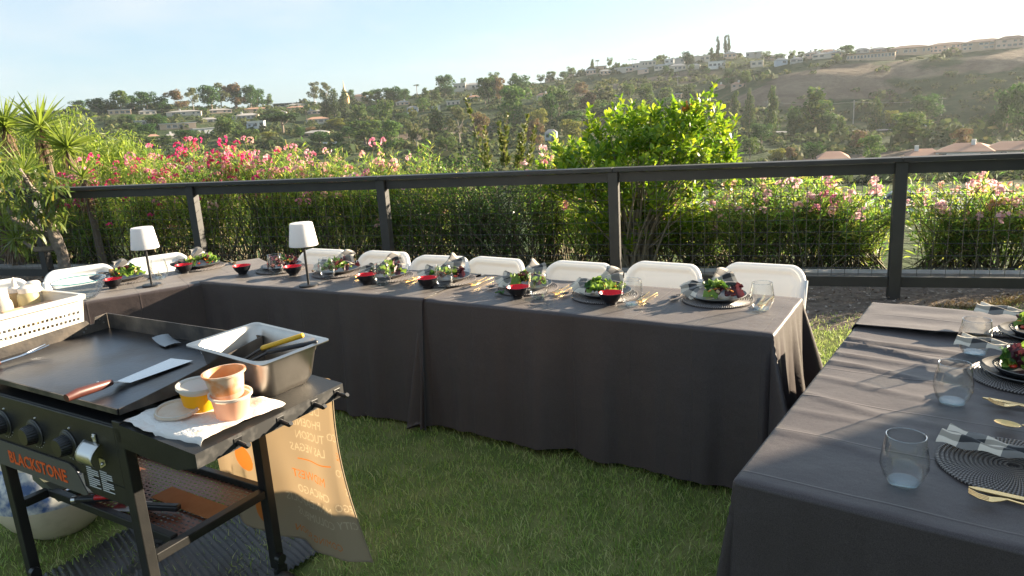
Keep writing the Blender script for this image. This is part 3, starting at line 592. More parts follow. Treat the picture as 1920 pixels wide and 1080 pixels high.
for a in posts[:-1]:
    c_ = a + BAY / 2
    o = link_mesh('cap_rail', capm, fence, (c_, 0, 1.152)); bv = o.modifiers.new('bevel', 'BEVEL'); bv.width = 0.004
    link_mesh('top_rail', railm, fence, (c_, 0.012, 1.082)); link_mesh('bottom_rail', railm, fence, (c_, 0.0, 0.152))
    nv = int((BAY - 0.14) / 0.104)
    for i in range(nv): link_mesh('wire', vw, fence, (c_ + (i - (nv - 1) / 2) * 0.104, 0.018, 0.19))
    for i in range(8): link_mesh('wire', hw, fence, (c_, 0.023, 0.262 + i * 0.102))
kerb = link_mesh('garden_kerb', MB().box((0, 0, -0.1), (30, 0.16, 0.42)).mesh('garden_kerb', mat('weathered_timber', (0.22, 0.2, 0.18), 0.9, var=(0.33, 0.31, 0.29), vscale=6, bump=0.4, bscale=30), False), None, fp(2, 0.58), (0, 0, FANG))
tag(kerb, kind='structure')

# ================================================================== HEDGE AND SHRUBS
def ground_at(a, s): q = fp(a, s); return float(terr(q[0], q[1]))
def np_tubes(name, paths, r0, r1, m, sides=3):
    """paths (k, n, 3) -> one mesh of tapered tubes"""
    k, n_, _ = paths.shape; d = norm(np.gradient(paths, axis=1)); a_ = np.cross(d, np.array([0.31, 0.87, 0.2])); a_ = norm(a_); b_ = np.cross(d, a_)
    rad = (np.linspace(0, 1, n_)[None, :] * (np.asarray(r1) - np.asarray(r0)).reshape(-1, 1) + np.asarray(r0).reshape(-1, 1))[:, :, None]
    ring = np.stack([paths + (a_ * cos(2 * pi * i / sides) + b_ * sin(2 * pi * i / sides)) * rad for i in range(sides)], 2)
    V = ring.reshape(-1, 3); idx = np.arange(k * n_ * sides).reshape(k, n_, sides)
    F = np.stack([idx[:, :-1, :], np.roll(idx, -1, 2)[:, :-1, :], np.roll(idx, -1, 2)[:, 1:, :], idx[:, 1:, :]], -1).reshape(-1, 4)
    return np_mesh(name, V, F, m, True)
def bez(P0, P1, P2, n_):
    t_ = np.linspace(0, 1, n_)[None, :, None]; return P0[:, None] * (1 - t_) ** 2 + 2 * P1[:, None] * t_ * (1 - t_) + P2[:, None] * t_ ** 2
cane_m = mat('oleander_cane', (0.09, 0.075, 0.045), 0.9, var=(0.15, 0.125, 0.075), vscale=20)
ole_m = mat('oleander_leaf', (0.05, 0.09, 0.03), 0.45, island=[(0.085, 0.165, 0.045), (0.135, 0.225, 0.055), (0.20, 0.28, 0.065), (0.30, 0.33, 0.075), (0.40, 0.31, 0.11)], trans=0.55, spec=0.45, transcol=(1.65, 1.9, 1.15))
PINKS = {'deep': [(0.62, 0.035, 0.16), (0.75, 0.09, 0.25)], 'pink': [(0.74, 0.20, 0.32), (0.82, 0.40, 0.48)], 'pale': [(0.80, 0.42, 0.46), (0.86, 0.62, 0.62)], 'salmon': [(0.80, 0.40, 0.33), (0.85, 0.60, 0.52)]}
FLW = {}
for cn, cc in PINKS.items():
    fm = mat('petal_' + cn, cc[0], 0.6, island=cc, trans=0.45, spec=0.2); FLW[cn] = []
    for s_ in range(3):
        g = np.random.default_rng(s_ + 5); P = []; D = []; Nn = []
        for i in range(11):
            c_ = norm(g.normal(0, 1, 3) + [0, 0, 0.7]) * [0.06, 0.06, 0.042]; ax = norm(c_ + g.normal(0, 0.02, 3)); u_ = norm(np.cross(ax, [0.3, 0.2, 0.9])); v_ = np.cross(ax, u_)
            for q_ in range(5):
                dd = u_ * cos(q_ * 1.2566) + v_ * sin(q_ * 1.2566); P.append(c_); D.append(dd + ax * 0.35); Nn.append(ax)
        FLW[cn].append(leaf_mesh('blossom', fm, P, D, Nn, 0.026, 0.023, obov=0.62))
hedge_items = []
def oleander(a, w, h, s=1.75, depth=0.85, canes=120, flowers=(), nfl=24, seed=0, label='', per=52, leafm=None, ll=(0.085, 0.135), lw=0.016, low=0.14):
    g = np.random.default_rng(seed); z0 = ground_at(a, s); q0 = fp(a, s, z0)
    o = thing('oleander_bush', label, 'bush', q0, FANG, group='oleander hedge behind the fence')
    H_ = h - z0
    P0 = np.stack([g.uniform(-0.4, 0.4, canes) * w, g.normal(0, 0.14, canes), np.zeros(canes)], 1)
    tx = g.uniform(-0.56, 0.56, canes); ty = g.uniform(-0.5, 0.5, canes)
    tz = H_ * (g.uniform(0.42, 1.0, canes) ** 0.75) * (1.0 - 0.55 * np.abs(tx) ** 2.2 - 0.2 * np.abs(ty) ** 2) * (0.93 + 0.1 * np.sin(tx * 9 + seed))
    P2 = np.stack([tx * w, ty * depth, tz], 1); P1_ = P0 * 0.55 + P2 * [0.42, 0.4, 0.6] + g.normal(0, 0.05, (canes, 3))
    path = bez(P0, P1_, P2, 6)
    link_mesh('canes', np_tubes('canes', path, g.uniform(0.007, 0.013, canes), np.full(canes, 0.003), cane_m), o)
    tt = low + (1 - low) * g.uniform(0, 1, (canes, per)) ** 0.8; t3 = tt[:, :, None]
    C = P0[:, None] * (1 - t3) ** 2 + 2 * P1_[:, None] * t3 * (1 - t3) + P2[:, None] * t3 ** 2
    Tn = norm(2 * (1 - t3) * (P1_ - P0)[:, None] + 2 * t3 * (P2 - P1_)[:, None])
    C = C + g.normal(0, 0.035, C.shape) * (1 + 1.2 * (1 - t3))
    an = g.uniform(0, 2 * pi, (canes, per)); R_ = np.stack([np.cos(an), np.sin(an), g.normal(0.05, 0.35, an.shape)], -1)
    D = norm(Tn * g.uniform(0.35, 1.3, (canes, per, 1)) + R_); C = C.reshape(-1, 3); D = D.reshape(-1, 3); k = len(C)
    Nn = norm(np.cross(np.cross(D, [0, 0, 1.0]), D) + g.normal(0, 0.45, (k, 3)))
    link_mesh('foliage', leaf_mesh('foliage', leafm or ole_m, C, D, Nn, g.uniform(ll[0], ll[1], k), lw * g.uniform(0.7, 1.25, k), fold=0.06, droop=0.08), o)['kind'] = 'stuff'
    if flowers:
        score = tz / H_ - 0.55 * ty + g.uniform(0, 0.55, canes); idx = np.argsort(-score)[:int(nfl * (1.25 if a < 0.5 else 0.85))]
        for i in idx:
            c_ = flowers[int(g.integers(len(flowers)))]; sc = g.uniform(0.55, 1.15)
            link_mesh('flower_cluster', FLW[c_][int(g.integers(3))], o, tuple(P2[i] + [0, 0, 0.025]), tuple(g.uniform(-0.6, 0.6, 3)), sc)
        for i in g.integers(0, canes, 7):       # a few blossoms lower on the near face
            t_ = g.uniform(0.6, 0.95); q = P0[i] * (1 - t_) ** 2 + 2 * P1_[i] * t_ * (1 - t_) + P2[i] * t_ ** 2
            link_mesh('flower_cluster', FLW[flowers[int(g.integers(len(flowers)))]][int(g.integers(3))], o, (q[0], min(q[1], 0) - 0.12 * depth, q[2]), tuple(g.uniform(-0.6, 0.6, 3)), g.uniform(0.4, 0.75))
    return o
D_, K_, L_, S_ = 'deep', 'pink', 'pale', 'salmon'
oleander(-2.85, 1.35, 1.42, 1.25, flowers=(D_, D_, K_), nfl=26, seed=1, label='oleander with deep pink flowers next to the yucca, left end of the hedge')
oleander(-2.25, 1.25, 1.60, 1.9, flowers=(D_, K_), nfl=26, seed=2, label='deep pink oleander bush rising behind the first lamp')
oleander(-1.35, 1.3, 1.68, 1.8, flowers=(D_, D_, K_), nfl=32, seed=3, label='tallest bright pink oleander bush above the leftmost full fence post')
oleander(-0.45, 1.25, 1.62, 1.8, flowers=(D_, K_, S_), nfl=28, seed=4, label='pink and salmon oleander bush between the two left fence posts')
oleander(0.35, 1.2, 1.55, 1.8, flowers=(S_, L_, K_), nfl=26, seed=5, label='salmon tipped oleander bush behind the second lamp')
oleander(1.1, 1.2, 1.46, 1.8, flowers=(S_, L_, K_), nfl=20, seed=6, label='thin oleander bush with few pale blossoms right of the second full post')
oleander(1.8, 1.1, 1.38, 1.85, flowers=(L_, S_), nfl=14, seed=7, label='yellowish oleander bush beside the dark glossy bush')
oleander(3.55, 0.8, 1.40, 2.1, flowers=(K_, L_), nfl=18, seed=8, canes=90, label='pink oleander peeking between the dark glossy bush and the bright shrub')
oleander(4.2, 0.9, 0.82, 1.8, flowers=(L_, K_), nfl=8, seed=19, canes=90, label='small oleander bush beside the third full fence post below the bright shrub')
oleander(5.1, 1.5, 0.86, 1.75, flowers=(L_, K_), nfl=12, seed=9, label='low oleander bush under the bright shrub')
oleander(6.0, 1.2, 1.02, 1.6, flowers=(S_, L_, L_), nfl=22, seed=10, label='pale pink oleander bush below the rail right of the bright shrub')
oleander(6.75, 0.95, 0.86, 1.6, flowers=(L_, L_, K_), nfl=22, seed=11, canes=110, label='pale pink oleander bush just left of the rightmost fence post', per=54)
oleander(7.75, 0.85, 0.90, 1.5, flowers=(L_, L_, S_), nfl=22, seed=12, canes=105, label='open oleander bush with pale blossoms right of the rightmost fence post', per=46)
oleander(8.5, 0.9, 0.86, 1.5, flowers=(L_, S_), nfl=24, seed=13, canes=105, label='pale pink oleander bush at the right edge of the fence', per=46)
oleander(9.5, 1.0, 0.8, 1.5, flowers=(L_,), nfl=10, seed=14, canes=70, label='oleander bush beyond the right edge of the hedge', per=40)
# dark glossy small-leaved bush with long shoots
priv_m = mat('glossy_leaf', (0.02, 0.055, 0.016), 0.32, island=[(0.04, 0.10, 0.024), (0.065, 0.14, 0.03), (0.11, 0.19, 0.04), (0.19, 0.25, 0.055)], trans=0.5, spec=0.5, transcol=(1.9, 1.8, 1.2))
shoot_m = mat('shoot_leaf', (0.11, 0.15, 0.03), 0.45, island=[(0.09, 0.13, 0.025), (0.16, 0.19, 0.04), (0.2, 0.19, 0.05)], trans=0.45)
pb = oleander(2.65, 2.0, 1.33, 1.55, depth=1.0, canes=200, seed=21, label='dense dark green small-leaved bush with long upright shoots', per=70, leafm=priv_m, ll=(0.03, 0.05), lw=0.02, low=0.1)
pb['group'] = ''; del pb['group']; pb.name = 'glossy_bush'
g = np.random.default_rng(77)
for a, zt, ln_, lean in ((2.6, 1.92, 0.85, -0.22), (2.80, 1.56, 0.5, -0.05), (2.98, 1.60, 0.5, -0.12), (3.10, 1.70, 0.6, 0.08), (3.34, 1.68, 0.55, 0.12), (3.24, 1.45, 0.4, 0.05), (3.0, 1.42, 0.35, -0.05), (3.42, 1.52, 0.45, 0.1)):
    P0 = np.array([[a - 2.65 - lean * 0.9, 0.15, zt - ln_ - pb.location.z]]); P2 = np.array([[a - 2.65, 0.2, zt - pb.location.z]]); P1_ = (P0 + P2) / 2 + [0.0, 0, 0.02]
    path = bez(P0, P1_, P2, 6); k = 90; tt = g.uniform(0, 1, k); C = P0 * (1 - tt[:, None]) + P2 * tt[:, None] + 0; an = g.uniform(0, 6.28, k)
    Tn = norm(P2 - P0); Dr = norm(Tn * 0.9 + np.stack([np.cos(an), np.sin(an), 0 * an], 1)); Nn = norm(g.normal(0, 1, (k, 3)))
    st = link_mesh('long_shoot', np_tubes('long_shoot', path, np.array([0.006]), np.array([0.002]), cane_m), pb)
    link_mesh('shoot_leaves', leaf_mesh('shoot_leaves', shoot_m, C, Dr, Nn, g.uniform(0.05, 0.08, k) * (1.2 - 0.5 * tt), g.uniform(0.022, 0.034, k), fold=0.05), st)
# bright yellow-green shrub
bri_m = mat('bright_leaf', (0.13, 0.21, 0.02), 0.33, island=[(0.07, 0.17, 0.016), (0.15, 0.27, 0.02), (0.25, 0.37, 0.024), (0.40, 0.45, 0.03)], trans=0.58, spec=0.5, transcol=(1.15, 1.1, 0.9))
ora_m = mat('new_orange_leaf', (0.55, 0.17, 0.05), 0.4, island=[(0.5, 0.14, 0.05), (0.6, 0.25, 0.08)], trans=0.5)
a0, s0 = 4.72, 1.35; z0 = ground_at(a0, s0)
bs = thing('bright_shrub', 'bright yellow-green leafy shrub glowing above the fence rail', 'shrub', fp(a0, s0, z0), FANG)
g = np.random.default_rng(31)
blobs = [(-0.55, 0, 1.15, 0.42, 0.30), (-0.15, 0, 1.40, 0.42, 0.30), (0.25, 0, 1.42, 0.45, 0.28), (0.60, 0, 1.30, 0.36, 0.34), (0.0, -0.05, 1.05, 0.8, 0.33), (-0.85, 0, 1.02, 0.24, 0.2), (0.78, 0.0, 1.05, 0.22, 0.25), (-0.2, 0, 0.55, 0.32, 0.35), (0.35, 0.1, 0.6, 0.3, 0.3), (-0.82, 0, 0.98, 0.34, 0.22), (-0.45, -0.15, 0.62, 0.3, 0.3)]
tips = []
for (bx, by, bz, br, bh) in blobs:
    k = int(250 * br * (br + bh)); d = norm(g.normal(0, 1, (k, 3))); tips.append(np.array([bx, by, bz - z0]) + d * [br, br * 0.9, bh] * g.uniform(0.5, 1.18, (k, 1)))
tips = np.concatenate(tips)
shoots = [(-0.58, 1.72, 0.42), (-0.50, 1.62, 0.3), (-0.78, 1.40, 0.3), (-0.26, 1.80, 0.42), (-0.12, 1.74, 0.4), (0.02, 1.72, 0.35), (0.14, 1.72, 0.35), (0.3, 1.70, 0.3), (0.70, 1.86, 0.5), (0.62, 1.78, 0.4), (0.76, 1.62, 0.3), (0.88, 1.35, 0.3), (-0.9, 1.24, 0.2), (0.52, 1.66, 0.3)]
for sx, sz_, ln_ in shoots:
    for q in range(5): tips = np.vstack([tips, [sx + g.normal(0, 0.02) - (sx * 0.05) * q * 0.2, g.normal(0, 0.04), sz_ - z0 - 0.02 - q * ln_ / 5]])
nt2 = len(tips); per = 10
ax = norm(np.stack([tips[:, 0] * 0.5, tips[:, 1] * 0.5, np.full(nt2, 0.9)], 1) + g.normal(0, 0.3, (nt2, 3)))
an = np.arange(per)[None] * 2.4 + g.uniform(0, 6, (nt2, 1)); u_ = norm(np.cross(ax, [0.2, 0.9, 0.1])); v_ = np.cross(ax, u_)
Rd = u_[:, None] * np.cos(an)[..., None] + v_[:, None] * np.sin(an)[..., None]; lift = np.linspace(0.1, 1.5, per)[None, :, None]
D = norm(Rd + ax[:, None] * lift); C = tips[:, None] - ax[:, None] * np.linspace(0.1, 0.0, per)[None, :, None]
D = D.reshape(-1, 3); C = C.reshape(-1, 3); Nn = norm(np.repeat(ax, per, 0) - Rd.reshape(-1, 3) * 0.6 + g.normal(0, 0.3, C.shape)); k = len(C)
Ln = g.uniform(0.065, 0.105, k); Wd = Ln * g.uniform(0.4, 0.55, k)
front = np.argsort(C[:, 1] * 0.5 - C[:, 2] - 3.0 * (C[:, 2] > 1.0 - z0) + g.uniform(0, 0.9, k))[:280]; msk = np.ones(k, bool); msk[front] = False
link_mesh('foliage', leaf_mesh('foliage', bri_m, C[msk], D[msk], Nn[msk], Ln[msk], Wd[msk], obov=0.7, fold=0.06, two=True), bs)['kind'] = 'stuff'
LF = [leaf_mesh('leaf', bri_m, [[0, 0, 0]], [[1.0, 0, 0]], [[0, 0, 1.0]], 1.0, w_, obov=0.7, fold=f_, two=True, droop=dr) for w_, f_, dr in ((0.46, 0.06, 0.0), (0.52, 0.09, 0.08), (0.42, 0.04, 0.12))]
def orient(d, nrm):
    d = Vector(d).normalized(); y_ = Vector(nrm).cross(d).normalized(); z_ = d.cross(y_); return Matrix((d, y_, z_)).transposed().to_euler()
for i in front: link_mesh('leaf', LF[i % 3], bs, tuple(C[i]), orient(D[i], Nn[i]), float(Ln[i]))
ot = np.array([[0.47, 0.0, 1.64 - z0], [0.42, 0.02, 1.60 - z0], [0.52, 0, 1.60 - z0]]); k = 30
link_mesh('orange_new_leaves', leaf_mesh('orange_new_leaves', ora_m, np.repeat(ot, 10, 0) + g.normal(0, 0.012, (k, 3)), norm(g.normal(0, 0.6, (k, 3)) + [0, 0, 1]), g.normal(0, 1, (k, 3)), 0.06, 0.022, obov=0.65), bs)
br_ = 70; P0 = g.normal(0, 0.07, (br_, 3)) * [1, 1, 0] + [[-0.1, 0, 0]]; P2 = tips[g.integers(0, nt2 - 40, br_)]; P1_ = P0 * 0.7 + P2 * [0.3, 0.3, 0.6]
link_mesh('branches', np_tubes('branches', bez(P0, P1_, P2, 7), g.uniform(0.012, 0.026, br_), np.full(br_, 0.004), mat('shrub_bark', (0.2, 0.17, 0.11), 0.85), 5), bs)
# yuccas
yl_m = mat('yucca_leaf', (0.12, 0.17, 0.035), 0.4, island=[(0.12, 0.17, 0.03), (0.20, 0.25, 0.045), (0.31, 0.31, 0.065)], trans=0.5, spec=0.45, transcol=(1.6, 1.6, 1.1))
yd_m = mat('yucca_dead_leaf', (0.28, 0.18, 0.10), 0.85, island=[(0.12, 0.07, 0.04), (0.22, 0.14, 0.08), (0.32, 0.23, 0.15)], trans=0.25)
ytr_m = mat('yucca_trunk', (0.12, 0.09, 0.065), 0.9, bump=0.8, bscale=30)
def blade(dr, w_):
    n_ = 6; vs = []; fs = []
    for i in range(n_ + 1):
        t_ = i / n_; hw_ = w_ * (0.6 + 1.4 * t_ * (1 - t_) * 1.4) * (1 - t_ ** 3); z = -dr * t_ * t_
        vs += [(t_, -hw_ / 2, z), (t_, 0, z - 0.022 * (1 - t_)), (t_, hw_ / 2, z)]
    for i in range(n_): b0 = i * 3; fs += [(b0, b0 + 3, b0 + 4, b0 + 1), (b0 + 1, b0 + 4, b0 + 5, b0 + 2)]
    return MB().add(vs, fs).mesh('leaf', yl_m)
YB = [blade(0.03, 0.07), blade(0.12, 0.075), blade(0.3, 0.07), blade(0.45, 0.065)]
def yucca(a, s, z, R, label, nl=84, skirt=0.36, seed=0, trunk=True):
    g = np.random.default_rng(seed); zg = ground_at(a, s); o = thing('yucca_tree', label, 'yucca', fp(a, s, zg), FANG, group='yuccas at the left end of the fence'); top = z - zg
    if trunk: MB().tube([(0.08, 0, -0.1), (0.03, 0.02, top * 0.5), (0, 0, top)], [0.06, 0.045, 0.04], 8).build('trunk', ytr_m, o)
    for i in range(nl):
        an = i * 2.39996 + g.uniform(-.2, .2); q = (i + 0.5) / nl; el = 1.35 - 1.95 * q ** 0.8 + g.normal(0, 0.08); dv = Vector((cos(an) * cos(el), sin(an) * cos(el), sin(el)))
        b_ = YB[min(3, int(q * 3.2 + g.uniform(0, 0.7)))]
        link_mesh('leaf', b_, o, (0, 0, top + 0.06 * (1 - q)), orient(dv, Vector((0, 0, 1)) + Vector((cos(an), sin(an), 0)) * -0.2 + Vector((-sin(an), cos(an), 0)) * g.uniform(-1.6, 1.6)), R * g.uniform(0.8, 1.1) * (0.75 + 0.35 * sin(pi * min(1, q + 0.25))))
    if skirt:
        k = 130; an = g.uniform(0, 6.28, k); P = np.stack([np.cos(an) * 0.05, np.sin(an) * 0.05, top - g.uniform(0, 1, k) ** 1.3 * skirt], 1)
        D = np.stack([np.cos(an) * g.uniform(0.1, 0.5, k), np.sin(an) * g.uniform(0.1, 0.5, k), -np.ones(k)], 1)
        link_mesh('dead_leaves', leaf_mesh('dead_leaves', yd_m, P, D, np.stack([np.cos(an), np.sin(an), 0.2 + 0 * an], 1), g.uniform(0.12, 0.26, k), g.uniform(0.010, 0.02, k), fold=0.08, two=True), o)
yucca(-4.05, 1.75, 1.88, 0.50, 'tallest yucca rosette with a flower stub and hanging brown skirt', seed=1)
yucca(-3.62, 1.75, 1.57, 0.47, 'yucca with a long brown skirt, right-hand one of the two tall yuccas', skirt=0.75, seed=2)
yucca(-4.73, 1.75, 1.94, 0.48, 'yucca rosette cut by the left picture edge near the skyline', seed=3)
yucca(-4.0, 0.8, 1.45, 0.45, 'yucca rosette at the left edge below the highest rosettes', seed=4)
yucca(-3.85, 0.75, 0.62, 0.42, 'low yellowish yucca rosette at the left edge under the rail', seed=5, nl=40, skirt=0.45)
yucca(-3.45, 0.7, 0.22, 0.25, 'small young yucca on the ground behind the drooping-leaf tree', nl=26, skirt=0, seed=6, trunk=False)
yucca(-2.95, 0.7, 0.2, 0.22, 'small yellow-tipped yucca tuft at the foot of the hedge', nl=22, skirt=0, seed=8, trunk=False)
yucca(-2.55, 0.95, 1.18, 0.36, 'side rosette of yucca leaves just above the fence rail', nl=26, skirt=0.3, seed=9)
yucca(-3.35, 0.8, 1.30, 0.40, 'yucca rosette between the two tall yuccas and the rail', seed=17, nl=46, skirt=0.3)
yucca(-3.6, 0.65, 0.42, 0.36, 'lowest bright yucca rosette near the foot of the fence', seed=18, nl=40, skirt=0.3)
yucca(-4.3, 0.9, 0.95, 0.42, 'yucca rosette at the left edge behind the drooping leaves', seed=15, nl=44, skirt=0.5)
yucca(-3.5, 0.85, 0.78, 0.36, 'dense yucca rosette just under the rail behind the gnarled trunk', seed=16, nl=40, skirt=0.4)
oleander(-3.75, 1.1, 1.1, 1.2, flowers=(), nfl=0, seed=31, label='leafy oleander bush without flowers behind the yuccas', canes=90)
oleander(-4.9, 1.1, 1.15, 1.9, flowers=(), nfl=0, seed=32, label='leafy oleander bush at the left end behind the fence', canes=90)
MB().tube([(0, 0, 0), (0.01, 0, 0.26)], [0.03, 0.018], 7).build('flower_stub', yd_m, [o for o in bpy.data.objects if o.get('label', '').startswith('tallest yucca')][0], loc=(0, 0, 1.87 - ground_at(5.764 + (-3.1 - 5.764) * 8.28 / 7.48, 1.75)))
# drooping-leaf tree in front of the fence
dl_m = mat('drooping_leaf', (0.06, 0.10, 0.03), 0.38, island=[(0.045, 0.09, 0.026), (0.085, 0.14, 0.036), (0.15, 0.19, 0.045), (0.28, 0.24, 0.05)], trans=0.45, spec=0.5, transcol=(1.6, 1.6, 1.1))
dt = thing('drooping_leaf_tree', 'small tree with long drooping leaves and a gnarled trunk before the fence', 'tree', fp(-1.80, -0.22), FANG)
bk = mat('gnarled_bark', (0.24, 0.2, 0.165), 0.9, var=(0.14, 0.115, 0.095), vscale=12, bump=1.0, bscale=22, bdist=0.03)
MB().tube([(0.0, 0, -0.05), (-0.01, 0.02, 0.2), (0.03, 0, 0.42), (0.0, -0.02, 0.6), (-0.06, 0.0, 0.78)], [0.085, 0.068, 0.06, 0.07, 0.045], 10).build('trunk', bk, dt)
LB = [[(-0.04, 0, 0.62), (-0.25, -0.05, 0.72), (-0.38, -0.08, 0.95)], [(-0.06, 0, 0.76), (-0.1, 0.05, 1.0), (-0.02, 0, 1.25)], [(-0.05, 0, 0.78), (0.12, -0.05, 0.98), (0.2, -0.05, 1.08)], [(-0.25, -0.05, 0.72), (-0.5, -0.08, 0.85), (-0.62, -0.1, 1.2)], [(-0.02, 0, 0.5), (-0.22, -0.12, 0.5), (-0.34, -0.15, 0.6)], [(-0.1, 0.04, 1.0), (-0.3, 0.05, 1.2), (-0.35, 0, 1.42)]]
for L in LB: MB().tube(L, [0.04, 0.028, 0.016], 7).build('limb', bk, dt)
g = np.random.default_rng(9)
heads = [(-0.6, -0.1, 1.36), (-0.35, -0.1, 1.42), (-0.1, 0, 1.38), (0.18, -0.1, 1.2), (0.05, -0.1, 1.15), (-0.2, -0.12, 1.2), (-0.45, -0.15, 1.15), (-0.65, -0.12, 1.18), (0.12, -0.12, 1.02), (-0.1, -0.15, 0.98), (-0.35, -0.15, 0.92), (0.0, 0.08, 1.3), (-0.55, 0.0, 1.5), (-0.12, -0.15, 0.72), (0.2, -0.1, 0.86), (-0.38, -0.15, 0.62), (-0.75, -0.1, 1.3), (-0.05, -0.1, 0.88)]
P = []; D = []; Nn = []; Ln = []
for hx, hy, hz in heads:
    for i in range(30):
        an = g.uniform(0, 6.28); e = g.uniform(-1.5, 0.15); P.append((hx + g.normal(0, 0.055), hy + g.normal(0, 0.055), hz + g.normal(0, 0.045))); d = np.array([cos(an) * cos(e), sin(an) * cos(e), sin(e)]); D.append(d)
        Nn.append(np.array([cos(an), sin(an), 0.8]) + g.normal(0, 0.2, 3)); Ln.append(g.uniform(0.13, 0.2))
P = np.array(P); D = np.array(D); Nn = np.array(Nn); Ln = np.array(Ln); idx = np.argsort(P[:, 1] + g.uniform(0, 0.15, len(P)))
DLF = [leaf_mesh('leaf', dl_m, [[0, 0, 0]], [[1.0, 0, 0]], [[0, 0, 1.0]], 1.0, w_, fold=f_, droop=d_, two=True) for w_, f_, d_ in ((0.2, 0.06, 0.05), (0.24, 0.08, 0.15), (0.18, 0.05, 0.1))]
for i in idx[:290]: link_mesh('leaf', DLF[i % 3], dt, tuple(P[i]), orient(D[i], Nn[i]), float(Ln[i]))
r_ = idx[290:]; link_mesh('foliage', leaf_mesh('foliage', dl_m, P[r_], D[r_], Nn[r_], Ln[r_], Ln[r_] * 0.21, fold=0.07, droop=0.08, two=True), dt)['kind'] = 'stuff'
# feathery light green tree behind the yuccas
pep_m = mat('feathery_leaf', (0.12, 0.17, 0.04), 0.5, island=[(0.10, 0.17, 0.03), (0.17, 0.24, 0.045), (0.26, 0.30, 0.07)], trans=0.55, transcol=(1.8, 1.7, 1.1))
def feathery(a, s, z, w, h, label, seed):
    g = np.random.default_rng(seed); zg = ground_at(a, s); o = thing('feathery_tree', label, 'tree', fp(a, s, zg), FANG); H_ = z - zg
    MB().tube([(0, 0, -0.2), (0.05, 0, H_ * 0.4), (0, 0.05, H_ * 0.8)], [0.1, 0.07, 0.03], 7).build('trunk', bk, o)
    k = 430; c_ = norm(g.normal(0, 1, (k, 3))) * g.uniform(0.35, 1, (k, 1)) ** 0.5 * [w / 2, w / 2, h / 2] + [0, 0, H_ - h / 2]
    per = 16; tt = g.uniform(0, 1, (k, per, 1)); P = c_[:, None] + np.concatenate([g.normal(0, 0.05, (k, per, 2)) + (c_[:, None, :2] * 0.25) * tt, -0.4 * tt ** 1.3], 2)
    P = P.reshape(-1, 3); D = norm(g.normal(0, 0.7, P.shape) + [0, 0, -0.8]); Nn = norm(g.normal(0, 1, P.shape))
    link_mesh('foliage', leaf_mesh('foliage', pep_m, P, D, Nn, g.uniform(0.10, 0.18, len(P)), g.uniform(0.016, 0.03, len(P)), fold=0.05), o)['kind'] = 'stuff'
feathery(-7.7, 5.5, 2.45, 2.2, 2.6, 'light green feathery tree hanging behind the tall yuccas', 41)
feathery(-6.9, 6.0, 1.95, 1.9, 2.3, 'light green feathery tree at the left start of the pink oleanders', 42)
feathery(-9.0, 5.0, 2.2, 2.2, 2.4, 'light green feathery tree at the left picture edge', 43)
# unseen house corner added to the right of the lawn (its shade lies over the near end of the right table)
# ================================================================== UNSEEN HOUSE CORNER added to cast the shade over the near right
hs = thing('stucco_house', 'unseen stucco house corner added right of the lawn to shade the table', 'house', (6.67, 3.36, 0), -0.41)
MB().box((1.5, -2.9, 1.6), (3.0, 8.6, 3.2)).build('wall', HM['cream'], hs, False)
MB().box((1.5, -2.9, 3.3), (3.7, 9.0, 0.2)).build('roof', HM['groof'], hs, False)

# ================================================================== TABLES, CLOTHS
cloth_m = bpy.data.materials.new('black_polyester'); cloth_m.use_nodes = True
t = cloth_m.node_tree; n = t.nodes; l = t.links; b = n['Principled BSDF']
b.inputs['Roughness'].default_value = 0.46; b.inputs['Specular IOR Level'].default_value = 0.38; b.inputs['Sheen Weight'].default_value = 0.12; b.inputs['Sheen Roughness'].default_value = 0.38
b.inputs['Sheen Tint'].default_value = (0.9, 0.85, 0.8, 1)
tcn = n.new('ShaderNodeTexCoord')
z1 = n.new('ShaderNodeTexNoise'); z1.inputs['Scale'].default_value = 420; z1.inputs['Detail'].default_value = 2; l.new(tcn.outputs['Object'], z1.inputs['Vector'])
z2 = n.new('ShaderNodeTexNoise'); z2.inputs['Scale'].default_value = 5.5; z2.inputs['Detail'].default_value = 4; l.new(tcn.outputs['Object'], z2.inputs['Vector'])
rp = n.new('ShaderNodeValToRGB'); rp.color_ramp.elements[0].position = 0.3; rp.color_ramp.elements[0].color = (0.036, 0.0265, 0.0265, 1); rp.color_ramp.elements[1].position = 0.72; rp.color_ramp.elements[1].color = (0.07, 0.055, 0.055, 1)
l.new(z1.outputs['Fac'], rp.inputs['Fac']); l.new(rp.outputs['Color'], b.inputs['Base Color'])
ad = n.new('ShaderNodeMath'); ad.operation = 'MULTIPLY_ADD'; ad.inputs[1].default_value = 0.05; l.new(z1.outputs['Fac'], ad.inputs[0]); l.new(z2.outputs['Fac'], ad.inputs[2])
# ironed packing creases: fine relief at even spacing
sp = n.new('ShaderNodeSeparateXYZ'); l.new(tcn.outputs['Object'], sp.inputs['Vector'])
pp = n.new('ShaderNodeMath'); pp.operation = 'PINGPONG'; pp.inputs[1].default_value = 0.145; l.new(sp.outputs['X'], pp.inputs[0])
m4 = n.new('ShaderNodeMapRange'); m4.inputs['From Max'].default_value = 0.006; m4.inputs['To Min'].default_value = 0.14; m4.inputs['To Max'].default_value = 0.0; l.new(pp.outputs['Value'], m4.inputs['Value'])
ad2 = n.new('ShaderNodeMath'); ad2.operation = 'ADD'; l.new(ad.outputs['Value'], ad2.inputs[0]); l.new(m4.outputs['Result'], ad2.inputs[1])
bp = n.new('ShaderNodeBump'); bp.inputs['Strength'].default_value = 0.5; bp.inputs['Distance'].default_value = 0.013; l.new(ad2.outputs['Value'], bp.inputs['Height']); l.new(bp.outputs['Normal'], b.inputs['Normal'])
